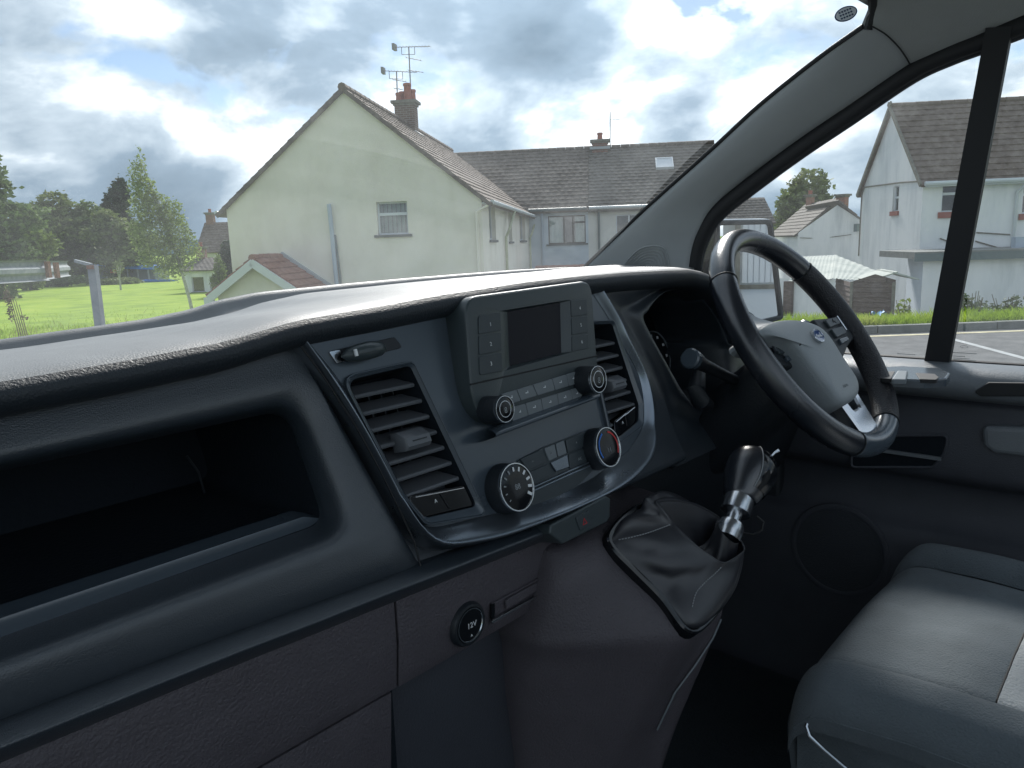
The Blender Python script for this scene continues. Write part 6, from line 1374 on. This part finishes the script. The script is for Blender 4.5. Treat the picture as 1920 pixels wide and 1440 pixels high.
row_tree(265, 425, 80, 70, 'leaf_yellow', 3500, .24, 19, 'yellowing tree half hidden behind the birch', low=.08)
row_tree(236, 338, 92, 66, 'leaf_dark', 5000, .26, 16, 'dark evergreen standing above the row of trees', 'dark_evergreen', low=.35)
# birch
bb__ = flat(352, 30, -1.0); zt_ = pz(283, 275, 30); Hb = zt_+1.0
bpx = [(283, 298, 9, 26), (281, 325, 17, 30), (288, 352, 24, 30), (276, 385, 22, 30), (304, 385, 26, 32), (330, 398, 22, 30), (268, 425, 18, 30), (300, 430, 30, 34), (340, 432, 24, 30), (358, 452, 14, 26), (282, 465, 24, 32), (318, 468, 28, 34), (346, 476, 20, 26), (300, 500, 20, 18), (330, 502, 16, 18), (372, 470, 12, 14)]
bt = tree('birch_tree', 'slender pale-trunked birch with drooping leaves on the lawn', bb__, zt_, [((a-352)/48.07, random.uniform(-.3, .3), (598-b)/323, r_/48.07, rz_/48.07) for a, b, r_, rz_ in bpx], 'leaf_birch', 8200, .062, .075, 'bark_pale', seed=21, limbs=14, shell=.1, lean=-1.4)
row_tree(405, 480, 46, 34, 'leaf_yellow', 900, .10, 22, 'small bright green sapling near the corner of the cream house', 'young_tree', low=.3, zb=-1.5, tr=.04, group=None)
bush('low_hedge', 'long low dark hedge along the far edge of the field', 52, 160, 514, 72, 'leaf_mid', 2600, .16, 41, -1.0); bush('low_hedge', 'trimmed green hedge below the blue canopy', 150, 262, 520, 73, 'leaf_olive', 2600, .16, 42, -1.0)
dw = thing('dock_weed', 'brown dead dock stalk standing in the grass at far left', 'weed', tuple(flat(20, 13, -.4)))
for k in range(5): b = flat(22+k*3, 13, -.6); e = pt(8+k*7, 535+k*9, 13); tube('stalk', [b, b.lerp(e, .6) + LT*.03, e], [.012, .009, .005], 'weed_brown', dw, n=5)
v, f = leaves([(pt(14, 560, 13), Vector((.06, .06, .18))), (pt(20, 590, 13), Vector((.05, .05, .14))), (pt(45, 595, 13), Vector((.07, .05, .05)))], 260, .022, seed=9, shell=.2); mesh('seed_heads', v, f, 'weed_brown', dw, smooth=False)
# distant houses between birch and cream house
def far_house(name, label, x0, x1, ye, yr, dep, wm, rm, zb=-1.6):
    t = thing(name, label, 'house', tuple(flat((x0+x1)/2, dep, zb))); a, b = flat(x0, dep, 0), flat(x1, dep, 0); L = (b-a).length; ez_, rz__ = pz(x0, ye, dep), pz(x0, yr, dep); fr_ = Frame(a, b-a, Z)
    wx = [(L*q-.4, L*q+.4, ez_-1.5, ez_-.5) for q in (.3, .7)]; wallpart('wall', fr_, rect(0, L, zb, ez_), [rect(*r) for r in wx], wm, t)
    for r in wx: window(fr_, r, t, wallm=wm)
    uq = FH*2.5 + Z*(rz__-ez_); roof('roof', Frame(a + Z*ez_ - uq.normalized()*.3 - LT*.2, b-a, uq), L+.4, uq.length+.3, rm, t); cc = a.lerp(b, .12) + FH*2.5; chimney(cc, LT, .6, .5, rz__-.4, rz__+.7, t, 'terrace_brick', ((0, 0, .12, .3),)); return t
far_house('distant_house', 'distant brown-roofed house seen left of the cream gable', 372, 432, 470, 416, 62, 'pale_render', 'tile_brown'); far_house('distant_house', 'low white house with a dark garage door beyond the birch', 340, 424, 506, 486, 52, 'white_render', 'tile_grey')
row_tree(425, 455, 48, 40, 'leaf_dark', 1800, .14, 44, 'dark shrub tucked against the cream house corner', 'dark_shrub', low=.15, zb=-1.6, tr=.06, group=None)
# hills
rows = [[gp2(a, 2600, -30 + k*(70 + 45*noise.noise(Vector((a*.0016, 0, 1))) + 22*noise.noise(Vector((a*.006, 2, 1))))) for a in range(-3800, 3900, 60)] for k in (0, 1)]
v, f = grid(rows); v2 = [q + FH*250 for q in v]; n_ = len(v)//2
hm = mesh('hills', v + v2, f + [(i+n_, i+1+n_, i+1+n_+2*n_, i+n_+2*n_) for i in range(n_-1)], 'hill', None, sharp=0, kind='structure')
# ---- white garage behind, seen only in the door mirror
mdir = (mo_ - CAM).normalized(); rfl = (mdir - MN*2*mdir.dot(MN)); rfl.z = 0; rfl.normalize()
gc = mo_ + rfl*7.5; ge = Vector((-rfl.y, rfl.x, 0)); GMF = Frame(Vector((gc.x, gc.y, 0)), -ge if (-ge).cross(Z).dot(rfl) < 0 else ge, Z)
wg = thing('white_garage', 'white garage with ribbed door reflected in the door mirror', 'garage', tuple(Vector((gc.x, gc.y, 0))))
off = -.75
wallpart('wall', Frame(GMF.p(0, 0, -.10), GMF.ex, Z), rect(off-2.6, off+.98+.14, 0, 3.2), [], 'pale_render', wg)
for i in range(50): MB().box(GMF.p(off-2.3 + i*.064 + .032, 1.80, 0), GMF.ex, Z, GMF.n, .028, .80, .010).build('door_rib', 'upvc', wg, smooth=False)
MB().box(GMF.p(off-.70, 1.75, -.03), GMF.ex, Z, GMF.n, 1.62, .80, .02).build('door_panel', 'upvc', wg, smooth=False); MB().box(GMF.p(off-.70, .47, -.02), GMF.ex, Z, GMF.n, 1.62, .47, .03).build('door_panel', 'upvc', wg, smooth=False)
MB().box(GMF.p(off-.70, .955, .0), GMF.ex, Z, GMF.n, 1.62, .025, .02).build('door_rail', 'concrete_cap', wg, smooth=False)
MB().box(GMF.p(off+.95, 1.4, .0), GMF.ex, Z, GMF.n, .03, 1.4, .06).build('door_frame', 'concrete_cap', wg, smooth=False)
hb_ = thing('garden_hedge', 'dark hedge beside the garage glimpsed in the door mirror', 'hedge', tuple(GMF.p(off+2, 0, -1.0))); v, f = leaves([(GMF.p(off+1.6+.6*k, .8, -1.2), Vector((.5, .5, 1.0))) for k in range(4)], 2600, .06, seed=77); mesh('foliage', v, f, 'leaf_mid', hb_, smooth=False)
